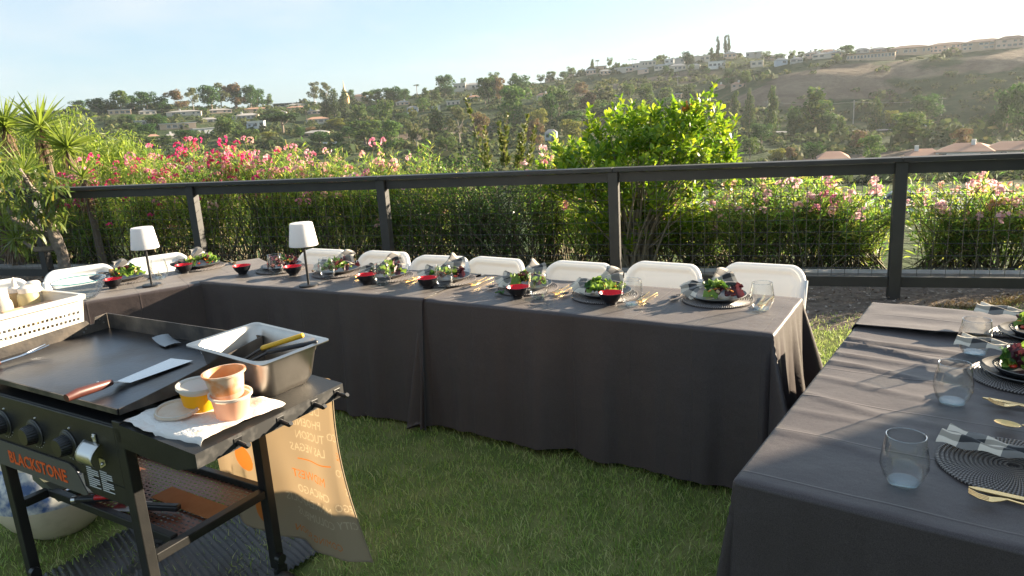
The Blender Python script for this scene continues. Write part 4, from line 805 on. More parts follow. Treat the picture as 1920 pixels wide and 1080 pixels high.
ttop_m = mat('table_plastic', (0.6, 0.6, 0.58), 0.5); tleg_m = mat('table_leg_metal', (0.55, 0.55, 0.54), 0.35, metal=0.7)

def fnoise(seed):
    g = np.random.default_rng(seed); ph = g.uniform(0, 6.28, 8); fr = g.uniform(0.8, 1.25, 8)
    def f(s): return 0.42 * sin(2 * pi * s / .41 * fr[0] + ph[0]) + 0.3 * sin(2 * pi * s / .23 * fr[1] + ph[1]) + 0.25 * sin(2 * pi * s / .95 * fr[2] + ph[2]) + 0.15 * sin(2 * pi * s / .125 * fr[3] + ph[3])
    return f
def cloth_sheet(L, Wd, drops, seed, zt=0.752, amp=0.02, flare=0.03, step=0.024, top=None, cornf=0.16, floor=0.016, hemw=0.014, xoff=0.0):
    """a sheet laid over a table of L x Wd (local, centred) and hanging by drops=(x-,x+,y-,y+)"""
    f = fnoise(seed); rr = 0.011; xs_ = []; ys_ = []
    def axis(half, d0, d1):
        a = [-half - d0 * i / max(1, round(d0 / step)) for i in range(max(1, round(d0 / step)), 0, -1)] if d0 > 0.03 else [-half - d0]
        m_ = max(2, round(2 * half / step)); a += [-half - 0.018, -half - 0.009] if d0 > 0.03 else []
        a += [-half + 2 * half * i / m_ for i in range(m_ + 1)]
        a += [half + 0.009, half + 0.018] if d1 > 0.03 else []
        a += [half + d1 * i / max(1, round(d1 / step)) for i in range(1, max(1, round(d1 / step)) + 1)] if d1 > 0.03 else [half + d1]
        return a
    ax_ = axis(L / 2, drops[0], drops[1]); ay_ = axis(Wd / 2, drops[2], drops[3]); vs = []
    for y in ay_:
        for x in ax_:
            cx = max(-L / 2, min(L / 2, x)); cy = max(-Wd / 2, min(Wd / 2, y)); dx = x - cx; dy = y - cy; r = hypot(dx, dy)
            if r < 1e-6 or (abs(dx) <= 0.03 and drops[0 if dx < 0 else 1] <= 0.03 and dy == 0) or (dx == 0 and drops[2 if dy < 0 else 3] <= 0.03):
                z = zt + (top(x, y) if top else 0) + 0.0016 * f(x * 0.8 + y * 0.7) + 0.0009 * f(y * 1.3 + 2); vs.append((x, y, z)); continue
            nx, ny = dx / r, dy / r; corner = min(abs(nx), abs(ny)) * 1.414
            dmax = max(drops[0 if dx < 0 else 1] if dx else 0, drops[2 if dy < 0 else 3] if dy else 0)
            s = cx + 3.0 * cy + (atan2(ny, nx) * 0.16) + (5 if dx > 0 else 0)
            if r < rr * pi / 2: o_ = rr * sin(r / rr); z = zt - rr * (1 - cos(r / rr))
            else:
                h_ = r - rr * pi / 2
                if corner > 0: h_ = min(h_, zt - rr - 0.035 + 0.02 * sin(atan2(ny, nx) * 7))
                q = h_ / 0.7; o_ = rr + h_ * flare + (amp if not dx else amp * 1.9) * min(1.3, q ** 1.1) * (f(s) + 0.35)
                if corner > 0: o_ += (cornf if dx > 0 else min(cornf, 0.05)) * h_ * corner ** 1.5 + 0.030 * q * sin(atan2(ny, nx) * 9 + seed) * corner * 1.5
                z = zt - rr - h_ - hemw * q * (f(s * 0.6 + 1.7))
                if z < floor: o_ += (floor - z) * 0.55; z = floor + 0.004 * (1 + f(s * 2))
            ox = cx + nx * o_; oy = cy + ny * o_
            # neighbours swing into the corner fold
            ed = min(L / 2 - abs(cx), Wd / 2 - abs(cy)); vs.append((ox, oy, z))
    nu = len(ax_); nv = len(ay_)
    mb = MB(); mb.add(vs, [(j * nu + i, j * nu + i + 1, (j + 1) * nu + i + 1, (j + 1) * nu + i) for j in range(nv - 1) for i in range(nu - 1)])
    return mb
def table(center, ang, L, Wd, label_t, label_c, drops, seed, tl=None, toff=0.0, **kw):
    o = thing('folding_table', label_t, 'table', (center[0], center[1], 0), ang, group='cloth-covered folding tables'); tl = tl or L
    MB().box((toff, 0, 0.722), (tl - 0.03, Wd - 0.03, 0.045)).build('tabletop', ttop_m, o, bevel=0.008)
    for s_ in (-1, 1):
        for q in (-1, 1):
            x = toff + s_ * (tl / 2 - 0.22); MB().tube([(x, q * (Wd / 2 - 0.09), 0.7), (x + s_ * 0.02, q * (Wd / 2 - 0.06), 0.0)], 0.0125, 8).build('leg', tleg_m, o)
    c = cloth_sheet(L, Wd, drops, seed, **kw).build('tablecloth', cloth_m, None, True, (center[0], center[1], 0), (0, 0, ang), ang=180)
    tag(c, label_c, 'tablecloth', 'black tablecloths'); return c
def rect(c0, u, n_, L, Wd): return (c0[0] + u[0] * L / 2 + n_[0] * Wd / 2, c0[1] + u[1] * L / 2 + n_[1] * Wd / 2), atan2(u[1], u[0])
uC, nC = (0.848, -0.530), (0.530, 0.848); uB, nB = (0.878, -0.478), (0.478, 0.878); uA, nA = (0.841, 0.541), (-0.541, 0.841); uD, nD = (0.5922, 0.8058), (0.8058, -0.5922)
def wr_c(x, y): return 0.004 * exp(-((x + 0.84 - 0.02 * sin(y * 9)) / 0.03) ** 2)
cc, ac = rect((-0.487, 3.81), uC, nC, 1.815, 0.615)
table(cc, ac, 1.815, 0.615, 'front folding table hidden under the long black cloth facing the griddle', 'black cloth on the front table, its right end lit by the sun', (0.70, 0.74, 0.715, 0.70), 3, amp=0.038, flare=0.035, top=wr_c, cornf=0.30)
cb, ab = rect((-2.007, 4.624), uB, nB, 1.735, 0.61)
table(cb, ab, 1.735, 0.61, 'folding table in the middle of the row under the inner-corner cloth', 'black cloth on the inner-corner table under the second lamp', (0.012, 0.012, 0.735, 0.70), 5, zt=0.760, amp=0.036, flare=0.02, tl=1.2, toff=0.25, cornf=0.1)
ca, aa = rect((-2.007 + 0.841 * 0.52 - 0.841 * 2.35 - 0.0, 4.624 + 0.541 * 0.52 - 0.541 * 2.35), uA, nA, 2.35, 0.62)
table(ca, aa, 2.35, 0.62, 'left folding table under the black cloth with the mixing bowl', 'black cloth on the left table behind the griddle', (0.7, 0.012, 0.73, 0.7), 7, zt=0.748, amp=0.018, flare=0.02)
def wr_d(x, y):
    # pulled wrinkles that run across the width, deeper toward the far end
    w_ = 0.0
    for x0, sl, a_, wd in ((0.36, 0.10, 0.012, 0.018), (0.27, 0.14, 0.014, 0.02), (0.17, 0.12, 0.008, 0.014), (0.05, 0.16, 0.009, 0.016), (-0.12, 0.1, 0.006, 0.014), (-0.3, 0.2, 0.006, 0.016), (-0.42, 0.05, 0.004, 0.012), (-0.6, 0.12, 0.005, 0.02)):
        w_ += a_ * exp(-((x - x0 + sl * (y + 0.3) + 0.012 * sin(y * 11 + x0 * 30)) / wd) ** 2) * (0.35 + 0.65 * exp(-((y + 0.30) / 0.28) ** 2))
    return w_
cd, ad_ = rect((0.545, 1.690), uD, (nD[0], nD[1]), 1.84, 0.78)
# local +y of the table frame is (-uD.y, uD.x) = minus the outward side, so the chair side is -y here
table(cd, ad_, 1.84, 0.78, 'right folding table nearest the camera under a creased black cloth', 'creased black cloth on the nearest right-hand table', (0.72, 0.68, 0.70, 0.72), 11, amp=0.022, flare=0.03, top=lambda x, y: wr_d(x, -y), step=0.02, cornf=0.2)
def hemlift(x, y): return 0.013 * exp(-(x + 0.19) / 0.03) * (0.35 + 0.65 * sin(min(1, max(0, (0.42 - y) / 0.84)) * pi) ** 2) + 0.004 + 0.003 * sin(x * 38 + 4 * y) * sin(y * 9)
ov = cloth_sheet(0.40, 0.79, (0.0, 0.62, 0.5, 0.66), 17, zt=0.757, amp=0.02, top=hemlift, step=0.02)
o = ov.build('tablecloth', cloth_m, None, True, (cd[0] + uD[0] * 0.73, cd[1] + uD[1] * 0.73, 0), (0, 0, ad_), ang=180, solid=0.003)
tag(o, 'second black cloth laid over the far end of the right table with a raised hem', 'tablecloth', 'black tablecloths')

# ================================================================== CHAIRS
ch_m = mat('white_plastic', (0.90, 0.90, 0.89), 0.3, spec=0.5, trans=0.22, transcol=(0.92, 0.85, 0.72)); chf_m = mat('white_steel', (0.74, 0.74, 0.73), 0.35)
def rrect(w, h, r, k=7):
    p = []
    for cx, cy, a in ((w / 2 - r, h / 2 - r, 0), (-w / 2 + r, h / 2 - r, 90), (-w / 2 + r, -h / 2 + r, 180), (w / 2 - r, -h / 2 + r, 270)):
        for i in range(k + 1): an = radians(a + 90 * i / k); p.append((cx + r * cos(an), cy + r * sin(an)))
    return p
def panel(w, h, r, rim, depth, curve, fn):
    """moulded panel with a raised rim and a recessed middle; fn maps (x, y, out) to 3D"""
    P = rrect(w, h, r); m_ = len(P); lev = [(-0.0, -0.016), (0.0, 0.004), (0.006, 0.011), (rim * 0.75, 0.011), (rim, 0.006), (rim * 1.35, -depth + 0.006), (rim * 1.6, -depth + 0.006), (None, -depth + 0.006)]; vs = []
    for ins, z in lev:
        if ins is None: continue
        q = rrect(w - 2 * ins, h - 2 * ins, max(0.01, r - ins)); vs += [fn(x, y, z) for x, y in q]
    # fill the middle with shrinking rings so it can bow
    for s_ in (0.75, 0.5, 0.25):
        q = rrect(w - 3.2 * rim, h - 3.2 * rim, max(0.01, r - rim * 1.6)); vs += [fn(x * s_, y * s_, -depth + 0.006) for x, y in q]
    R_ = len(vs) // m_; fs = [(i * m_ + k, i * m_ + (k + 1) % m_, (i + 1) * m_ + (k + 1) % m_, (i + 1) * m_ + k) for i in range(R_ - 1) for k in range(m_)]
    fs.append(tuple(range((R_ - 1) * m_, R_ * m_)))
    return MB().add(vs, fs)
def make_chair():
    o = thing('folding_chair', '', 'chair', (0, 0, 0), group='white folding chairs along the tables')
    def bk(x, y, z): # back panel: centre at height 0.685, tilted back, faces -y (the table)
        bow = 0.035 * (1 - (2 * x / 0.46) ** 2); yy = 0.20 + bow + 0.16 * (y / 0.32); return (x * (1 + 0.06 * (-y / 0.3)), yy - z, 0.672 + y)
    panel(0.455, 0.305, 0.085, 0.034, 0.010, 0, bk).build('backrest', ch_m, o, solid=0.0, ang=60)
    # rear shell of the backrest
    def bk2(x, y, z): p = bk(x, y, -0.016); return (p[0], p[1] + 0.004 + z, p[2])
    MB().add([bk2(x, y, 0.0) for x, y in rrect(0.455, 0.305, 0.085)], [tuple(range(32))[::-1]]).build('back_shell', ch_m, o)
    def st(x, y, z): return (x, -0.03 + y, 0.437 + z - 0.012 * (1 - (2 * x / 0.42) ** 2))
    panel(0.41, 0.40, 0.07, 0.03, 0.008, 0, st).build('seat', ch_m, o, ang=60)
    for s_ in (-1, 1):
        fr = MB().tube([(s_ * 0.222, 0.25, 0.76), (s_ * 0.222, 0.16, 0.52), (s_ * 0.222, -0.02, 0.42), (s_ * 0.222, -0.26, 0.0)], 0.0125, 8).build('front_leg', chf_m, o)
        MB().tube([(s_ * 0.205, -0.16, 0.43), (s_ * 0.205, 0.05, 0.24), (s_ * 0.205, 0.27, 0.0)], 0.0115, 8).build('rear_leg', chf_m, o)
    MB().tube([(-0.22, -0.20, 0.12), (0.22, -0.20, 0.12)], 0.009, 6).build('stretcher', chf_m, o); MB().tube([(-0.2, 0.2, 0.08), (0.2, 0.2, 0.08)], 0.009, 6).build('stretcher', chf_m, o)
    return o
CHAIRS = [((-3.42, 4.70), nA, 'white folding chair at the left picture edge behind the squeeze bottles'), ((-3.03, 5.06), nA, 'white folding chair behind the glass mixing bowl'), ((-2.62, 5.36), nA, 'white folding chair behind the left table lamp'),
          ((-1.33, 5.16), nB, 'white folding chair just right of the second table lamp'), ((-0.86, 4.92), nB, 'white folding chair in front of the second full fence post'), ((-0.44, 4.62), nB, 'white folding chair behind the tall checked napkin of the inner-corner table'),
          ((-0.10, 4.45), nC, 'cream-lit white folding chair where the two long cloths meet'), ((0.40, 4.16), nC, 'white folding chair in front of the third fence post'), ((0.85, 4.00), nC, 'white folding chair below the bright shrub, second from the right end'), ((1.35, 3.81), nC, 'white folding chair at the right end of the row')]
ch0 = make_chair()
for i, ((x, y), nv, lb) in enumerate(CHAIRS):
    o = ch0 if i == 0 else copy_tree(ch0); o['label'] = lb
    o.location = (x - nv[0] * 0.28, y - nv[1] * 0.28, 0.0); o.rotation_euler = (0, 0, atan2(nv[1], nv[0]) - pi / 2 + (random.uniform(-0.06, 0.06)))

# ================================================================== PLACE SETTINGS
def clear_glass(name, tint=(0.97, 0.985, 0.98), k=1.0):
    m = bpy.data.materials.new(name); m.use_nodes = True; t = m.node_tree; n = t.nodes; l = t.links; n.remove(n['Principled BSDF'])
    lw_ = n.new('ShaderNodeLayerWeight'); lw_.inputs['Blend'].default_value = 0.5
    pw = n.new('ShaderNodeMath'); pw.operation = 'POWER'; pw.inputs[1].default_value = 3.0; l.new(lw_.outputs['Facing'], pw.inputs[0])
    fr = n.new('ShaderNodeMath'); fr.operation = 'MULTIPLY_ADD'; fr.inputs[1].default_value = 0.85; fr.inputs[2].default_value = 0.03; l.new(pw.outputs['Value'], fr.inputs[0])
    tr = n.new('ShaderNodeBsdfTransparent'); tr.inputs['Color'].default_value = (*tint, 1)
    gl = n.new('ShaderNodeBsdfGlossy'); gl.inputs['Roughness'].default_value = 0.05; mu = n.new('ShaderNodeMath'); mu.operation = 'MULTIPLY'; mu.inputs[1].default_value = k; mu.use_clamp = True
    mx = n.new('ShaderNodeMixShader'); l.new(fr.outputs['Value'], mu.inputs[0]); l.new(mu.outputs['Value'], mx.inputs['Fac']); l.new(tr.outputs['BSDF'], mx.inputs[1]); l.new(gl.outputs['BSDF'], mx.inputs[2])
    l.new(mx.outputs['Shader'], n['Material Output'].inputs['Surface']); return m
SC.cycles.transparent_max_bounces = 24
glass_m = clear_glass('clear_glass', (0.988, 0.993, 0.990), 1.0); base_m = clear_glass('bluish_glass_base', (0.88, 0.95, 0.985), 0.12)
red_m = mat('red_glaze', (0.55, 0.008, 0.022), 0.3, spec=0.3); blk_m = mat('black_lacquer', (0.014, 0.014, 0.017), 0.28, spec=0.5)
plate_m = mat('black_stoneware', (0.022, 0.023, 0.027), 0.35, var=(0.04, 0.04, 0.045), vscale=40); rimed_m = mat('plate_rim', (0.13, 0.12, 0.11), 0.4)
gold_m = mat('gold_metal', (0.80, 0.55, 0.24), 0.24, metal=1.0); bsp_m = mat('black_spoon', (0.02, 0.02, 0.022), 0.3)
# woven charger material: strands
wv = bpy.data.materials.new('woven_reed'); wv.use_nodes = True; t = wv.node_tree; n = t.nodes; l = t.links; b = n['Principled BSDF']; b.inputs['Roughness'].default_value = 0.42
tcn = n.new('ShaderNodeTexCoord'); sp = n.new('ShaderNodeSeparateXYZ'); l.new(tcn.outputs['Object'], sp.inputs['Vector'])
def mth(op, a_, b_=None):
    q = n.new('ShaderNodeMath'); q.operation = op
    for i, s in enumerate((a_, b_)):
        if s is None: continue
        if isinstance(s, (int, float)): q.inputs[i].default_value = s
        else: l.new(s, q.inputs[i])
    return q.outputs['Value']
an_ = mth('ARCTAN2', sp.outputs['Y'], sp.outputs['X']); rad_ = mth('SQRT', mth('ADD', mth('MULTIPLY', sp.outputs['X'], sp.outputs['X']), mth('MULTIPLY', sp.outputs['Y'], sp.outputs['Y'])))
ring_ = mth('FLOOR', mth('MULTIPLY', rad_, 1 / 0.0105)); st_ = mth('SINE', mth('ADD', mth('MULTIPLY', an_, 110), mth('MULTIPLY', ring_, 1.57)))
rp = n.new('ShaderNodeValToRGB'); rp.color_ramp.elements[0].position = 0.35; rp.color_ramp.elements[0].color = (0.045, 0.034, 0.03, 1); rp.color_ramp.elements[1].position = 0.8; rp.color_ramp.elements[1].color = (0.27, 0.235, 0.22, 1)
l.new(mth('ADD', mth('MULTIPLY', st_, 0.5), 0.5), rp.inputs['Fac'])
l.new(rp.outputs['Color'], b.inputs['Base Color']); bp = n.new('ShaderNodeBump'); bp.inputs['Distance'].default_value = 0.003; bp.inputs['Strength'].default_value = 0.8; l.new(st_, bp.inputs['Height']); l.new(bp.outputs['Normal'], b.inputs['Normal'])
prof = [(0.0, 0.003)]
for i in range(15): r0 = 0.012 + i * 0.0105; prof += [(r0, 0.003), (r0 + 0.003, 0.0065), (r0 + 0.0075, 0.0065)]
prof += [(0.1695, 0.004), (0.1695, 0.0), (0.0, 0.0)]
charger_me = MB().lathe(prof, 56).mesh('charger', wv)
plate_me = MB().lathe([(0, 0.006), (0.09, 0.006), (0.105, 0.009), (0.122, 0.019), (0.1335, 0.0235), (0.136, 0.0225), (0.124, 0.0145), (0.10, 0.0), (0, 0.0)], 48).mesh('plate', plate_m)
prim_me = MB().lathe([(0.1335, 0.0237), (0.1352, 0.0243), (0.1368, 0.0228)], 48).mesh('rim_line', rimed_m)
sp_me = MB().lathe([(0, 0.005), (0.072, 0.005), (0.085, 0.012), (0.100, 0.026), (0.1025, 0.025), (0.09, 0.01), (0.075, 0.0), (0, 0.0)], 44).mesh('plate', plate_m)
sprim_me = MB().lathe([(0.0995, 0.0262), (0.101, 0.0272), (0.1028, 0.0253)], 44).mesh('rim_line', rimed_m)
bowl_out = MB().lathe([(0.0, 0.0), (0.028, 0.0), (0.0285, 0.009), (0.036, 0.016), (0.05, 0.034), (0.0585, 0.058), (0.0575, 0.0585)], 40).mesh('outer_bowl', blk_m)
bowl_in = MB().lathe([(0.0578, 0.0586), (0.0565, 0.0586), (0.0475, 0.034), (0.033, 0.019), (0.0, 0.0145)], 40).mesh('inner_glaze', red_m)
sauce_me = MB().lathe([(0.040, 0.0265), (0, 0.0265)], 30).mesh('sauce', mat('dark_sauce', (0.06, 0.025, 0.012), 0.12))
gp = [(0.0, 0.0), (0.031, 0.0), (0.036, 0.004), (0.046, 0.022), (0.0545, 0.050), (0.0535, 0.072), (0.0485, 0.102), (0.0435, 0.127), (0.0428, 0.1278), (0.0420, 0.127), (0.047, 0.102), (0.052, 0.072), (0.053, 0.05), (0.0445, 0.024), (0.034, 0.011), (0.0, 0.010)]
glass_me = MB().lathe(gp, 48).mesh('glass', glass_m); rimr_me = MB().lathe([(0.0434 + 0.0012 * cos(a_), 0.1276 + 0.0012 * sin(a_)) for a_ in [i * pi / 4 for i in range(8)]], 48, closed=True).mesh('rim', clear_glass('glass_rim', (0.93, 0.95, 0.95), 3.5))
gbase_me = MB().lathe([(0, 0.0012), (0.0305, 0.0012), (0.0335, 0.0048), (0.0325, 0.0095), (0.0, 0.0088)], 40).mesh('thick_base', base_m)
def cut_box(path, w, th):
    mb = MB(); vs = []
    for (x, z), ww in zip(path, w): vs += [(x, -ww / 2, z), (x, ww / 2, z), (x, ww / 2, z + th), (x, -ww / 2, z + th)]
    k = len(path); fs = [(0, 1, 2, 3), (4 * k - 1, 4 * k - 2, 4 * k - 3, 4 * k - 4)]
    for i in range(k - 1):
        for e in range(4): fs.append((4 * i + e, 4 * i + 4 + e, 4 * i + 4 + (e + 1) % 4, 4 * i + (e + 1) % 4))
    return mb.add(vs, fs)
HND = [(-0.10, 0.004), (-0.02, 0.004), (0.03, 0.010), (0.05, 0.013)]
fk = cut_box(HND, [0.008, 0.0075, 0.006, 0.006], 0.0028); fk2 = cut_box([(0.05, 0.013), (0.062, 0.010), (0.078, 0.006), (0.084, 0.006)], [0.006, 0.018, 0.025, 0.025], 0.0022)
fk.add(fk2.v, fk2.f)
for i in range(4):
    y = -0.0105 + i * 0.007; tq = cut_box([(0.084, 0.006), (0.105, 0.009), (0.125, 0.018)], [0.0032, 0.003, 0.0018], 0.002); fk.add([(p[0], p[1] + y, p[2]) for p in tq.v], tq.f)
fork_me = fk.mesh('fork', gold_m); knife_me = cut_box([(-0.11, 0.002), (0.0, 0.002), (0.01, 0.002), (0.06, 0.002), (0.10, 0.002), (0.118, 0.002)], [0.008, 0.0075, 0.016, 0.018, 0.016, 0.004], 0.0032).mesh('knife', gold_m)
def spoon(m, nm):
    mb = cut_box(HND, [0.009, 0.008, 0.0065, 0.0065], 0.003)
    mb.grid(lambda u, v: (0.05 + 0.066 * u, (v - 0.5) * 0.042 * sqrt(max(0.0, 1 - (2 * u - 1) ** 2)) , 0.011 - 0.009 * (1 - (2 * v - 1) ** 2) * sin(pi * u) + 0.004 * u), 12, 8); return mb.mesh(nm, m)
spoon_me = spoon(bsp_m, 'spoon'); gspoon_me = spoon(gold_m, 'spoon')
NK = [mat('napkin_black', (0.02, 0.019, 0.02), 0.85, sheen=0.3), mat('napkin_grey', (0.19, 0.175, 0.16), 0.85), mat('napkin_cream', (0.62, 0.54, 0.44), 0.85), mat('napkin_linen', (0.30, 0.26, 0.21), 0.85)]
ringm = mat('wood_ring', (0.55, 0.30, 0.10), 0.5)
def napkin(seed, style, dark=False):
    g = np.random.default_rng(seed); nu, nv = 32, 26; ph = g.uniform(0, 6.28, 4)
    def fan(w, au, ring, axis, side, R_, phm, np_, pa):
        axis = Vector(axis).normalized(); side = Vector(side); side = (side - axis * side.dot(axis)).normalized(); up = side.cross(axis); up = up if up.z > 0 else -up
        ph_ = w * phm * (0.35 + 0.65 * au); rho = R_ * au * (1 + 0.06 * sin(w * 7 + ph[2]))
        pl = pa * (au ** 0.8) * sin(w * np_ * pi + ph[0]) + 0.006 * au * sin(w * 11 + au * 7 + ph[1]) + 0.030 * au * (1 - au) * 1.6
        rho *= 1 - 0.22 * w ** 4
        return Vector(ring) + axis * rho * cos(ph_) + side * (rho * sin(ph_) + w * 0.014) + up * pl
    def fn(u, v):
        q = 2 * u - 1; w = 2 * v - 1; au = abs(q)
        if style == 'roll':
            wd = 0.030 + 0.024 * au; c = Vector((0.19 * q, 0.02 * sin(q * 2), 0.020))
            return tuple(c + Vector((0, w * wd, 0.013 * sqrt(max(0, 1 - w * w)) * (0.8 + 0.7 * au) * (1 + 0.4 * sin(w * 6 + q * 3)) + 0.004 * sin(q * 14 + w * 5))))
        hi = 1.0 if style == 'fan' else 0.78
        if q < 0: return tuple(fan(w, au, (-0.045, 0.0, 0.05), (-0.78, -0.42, -0.20), (-0.40, 0.86, 0.25), 0.135, 0.75, 2.6, 0.010))
        return tuple(fan(w, au, (-0.045, 0.0, 0.05), (0.84, 0.48, 0.17 * hi), (-0.45, 0.6, 0.42), 0.150, 0.85, 2.8, 0.013))
    mb = MB().grid(fn, nu, nv); me = mb.mesh('napkin', None, True, 180)
    for m_ in NK: me.materials.append(m_)
    sq = 5 if style != 'roll' else 4
    idx = np.zeros(nu * nv, np.int32)
    for j in range(nv):
        for i in range(nu):
            a_, b_ = (i // sq) % 2, (j // sq) % 2
            idx[j * nu + i] = 0 if (a_ and b_) else (2 if (not a_ and not b_) else (1 if a_ else 3))
            if dark and idx[j * nu + i] in (2, 3) and (i // sq + j // sq) % 4: idx[j * nu + i] = 0
    me.polygons.foreach_set('material_index', idx); return me
NAPS = {k: napkin(i + 3, st_, dk) for i, (k, st_, dk) in enumerate((('bow', 'bow', False), ('fan', 'fan', False), ('bow2', 'bow', False), ('roll', 'roll', False), ('dark', 'fan', True)))}
RINGN = MB().lathe([(0.019 + 0.004 * cos(a_), 0.012 * sin(a_)) for a_ in [i * pi / 4 for i in range(8)]], 20, closed=True).mesh('napkin_ring', ringm)
# salad leaves
LG = mat('lettuce_green', (0.16, 0.30, 0.035), 0.45, island=[(0.10, 0.22, 0.025), (0.2, 0.33, 0.045), (0.34, 0.42, 0.08)], trans=0.4); LP = mat('lettuce_purple', (0.09, 0.02, 0.03), 0.45, island=[(0.05, 0.012, 0.02), (0.12, 0.03, 0.035)], trans=0.3)
LD = mat('lettuce_dark', (0.05, 0.13, 0.025), 0.4, island=[(0.03, 0.09, 0.02), (0.08, 0.18, 0.03)], trans=0.35); TOM = mat('tomato', (0.6, 0.05, 0.02), 0.2); CAR = mat('shredded_carrot', (0.7, 0.25, 0.04), 0.5); ONI = mat('pale_crouton', (0.62, 0.45, 0.25), 0.7)
def lettuce(seed, m):
    g = np.random.default_rng(seed); ph = g.uniform(0, 6.28, 3)
    def fn(u, v):
        w = (2 * v - 1); ln_ = u; wd = 0.62 * sqrt(max(0, 1 - (1.25 * u - 0.45) ** 2)) * 0.5; rf = 0.13 * (0.25 + abs(w)) * sin(u * 11 + w * 6 + ph[0]) * (0.4 + u)
        return (ln_ - 0.3, w * wd * (1 + 0.15 * sin(u * 14 + ph[1])), 0.35 * w * w * 0.6 + 0.18 * sin(u * 2.6) + rf)
    return MB().grid(fn, 7, 6).mesh('salad_leaf', m, True, 180)
LEAVES = [lettuce(1, LG), lettuce(2, LG), lettuce(3, LD), lettuce(4, LP), lettuce(5, LG), lettuce(6, LP)]
TOMM = MB().lathe([(0, 0), (0.7, 0.12), (1, 0.5), (0.85, 0.85), (0, 1)], 10).mesh('tomato', TOM); CARM = MB().box((0, 0, 0), (1, 0.14, 0.12)).mesh('carrot_strip', CAR, False); CRT = MB().box((0, 0, 0), (1, 0.9, 0.7)).mesh('crouton', ONI, False)
def salad(o, seed, mix, R=0.085, n_=18, off=(0.015, -0.01)):
    g = np.random.default_rng(seed)
    for i in range(n_):
        a_ = g.uniform(0, 6.28); q = R * sqrt(g.uniform(0, 1)); k = mix[int(g.integers(len(mix)))]; s_ = g.uniform(0.045, 0.078)
        hz = 0.012 + 0.042 * (1 - q / R) * g.uniform(0.4, 1.2) + 0.008
        link_mesh('salad_leaf', LEAVES[k], o, (off[0] + q * cos(a_), off[1] + q * sin(a_), hz), (g.uniform(-0.7, 0.7), g.uniform(-0.9, 0.5), g.uniform(0, 6.28)), s_)
    for i in range(3): a_ = g.uniform(0, 6.28); link_mesh('tomato', TOMM, o, (off[0] + R * 0.8 * cos(a_), off[1] + R * 0.8 * sin(a_), 0.02), None, 0.013)
    for i in range(7): a_ = g.uniform(0, 6.28); q = R * g.uniform(0.2, 0.9); link_mesh('carrot_strip', CARM, o, (off[0] + q * cos(a_), off[1] + q * sin(a_), 0.05), (g.uniform(-.6, .6), g.uniform(-.5, .5), a_), 0.035)
    for i in range(3): a_ = g.uniform(0, 6.28); q = R * g.uniform(0.3, 0.9); link_mesh('crouton', CRT, o, (off[0] + q * cos(a_), off[1] + q * sin(a_), 0.04), tuple(g.uniform(0, 3, 3)), 0.016)
def put(name, label, cat, P, z, nv, group, parts=(), me=None, rz=0.0):
    ang = atan2(nv[1], nv[0]) - pi / 2 + rz
    if me is not None:
        o = link_mesh(name, me, None, (P[0], P[1], z), (0, 0, ang)); tag(o, label, cat, group)
    else: o = thing(name, label, cat, (P[0], P[1], z), ang, group)
    for nm, m_ in parts: link_mesh(nm, m_, o)
    return o
def loc2(P, nv, x, y): return (P[0] + nv[1] * x + nv[0] * y, P[1] - nv[0] * x + nv[1] * y)
GREEN = (0, 1, 4, 2, 0, 3); MIXED = (0, 1, 3, 5, 2, 4); PURP = (3, 5, 3, 2, 0, 5)
# key: charger centre, outward, bowl, glass, napkin, salad mix, seat phrase, cutlery, spoon
SEATS = [
 ('A1', (-2.63, 4.86), nA, (-2.575, 4.63), None, 'dark', GREEN, 'at the seat beside the glass mixing bowl', 1, 0, 0.748),
 ('A2', (-2.235, 5.18), nA, (-2.27, 5.0), (-2.371, 4.85), 'dark', MIXED, 'at the seat behind the left table lamp', 1, 0, 0.748),
 ('B1', (-1.55, 4.86), nB, (-1.783, 4.765), (-1.537, 4.695), None, PURP, 'at the inner corner left of the second lamp', 0, 0, 0.760),
 ('B2', (-1.11, 4.61), nB, (-1.405, 4.625), (-1.14, 4.44), 'bow', GREEN, 'at the seat just right of the second lamp', 1, 0, 0.760),
 ('B3', (-0.765, 4.375), nB, (-0.854, 4.22), (-0.755, 4.18), 'bow2', MIXED, 'at the seat before the second full fence post', 1, 0, 0.760),
 ('B4', (-0.375, 4.175), nB, (-0.475, 4.025), (-0.379, 4.0), 'fan', GREEN, 'under the tallest checked napkin', 1, 0, 0.760),
 ('C1', (0.085, 3.89), nC, (0.03, 3.70), (0.136, 3.672), 'fan', GREEN, 'at the left seat of the front table', 1, 1, 0.752),
 ('C2', (0.475, 3.63), nC, (0.481, 3.46), (0.578, 3.412), 'bow', GREEN, 'at the middle seat of the front table', 1, 1, 0.752),
 ('C3', (0.995, 3.42), nC, None, (1.131, 3.195), 'bow2', MIXED, 'at the sunlit right end of the front table', 1, 1, 0.752),
 ('D1', (1.948, 2.559), nD, None, (1.628, 2.445), 'roll', GREEN, 'at the far end of the right table', 0, 0, 0.760),
 ('D2', (1.665, 2.222), nD, None, (1.317, 2.06), 'roll', MIXED, 'in the middle of the right table', 0, 0, 0.752),
 ('D3', (1.227, 1.655), nD, None, (0.927, 1.612), 'roll', None, 'at the nearest seat of the right table', 0, 0, 0.752)]
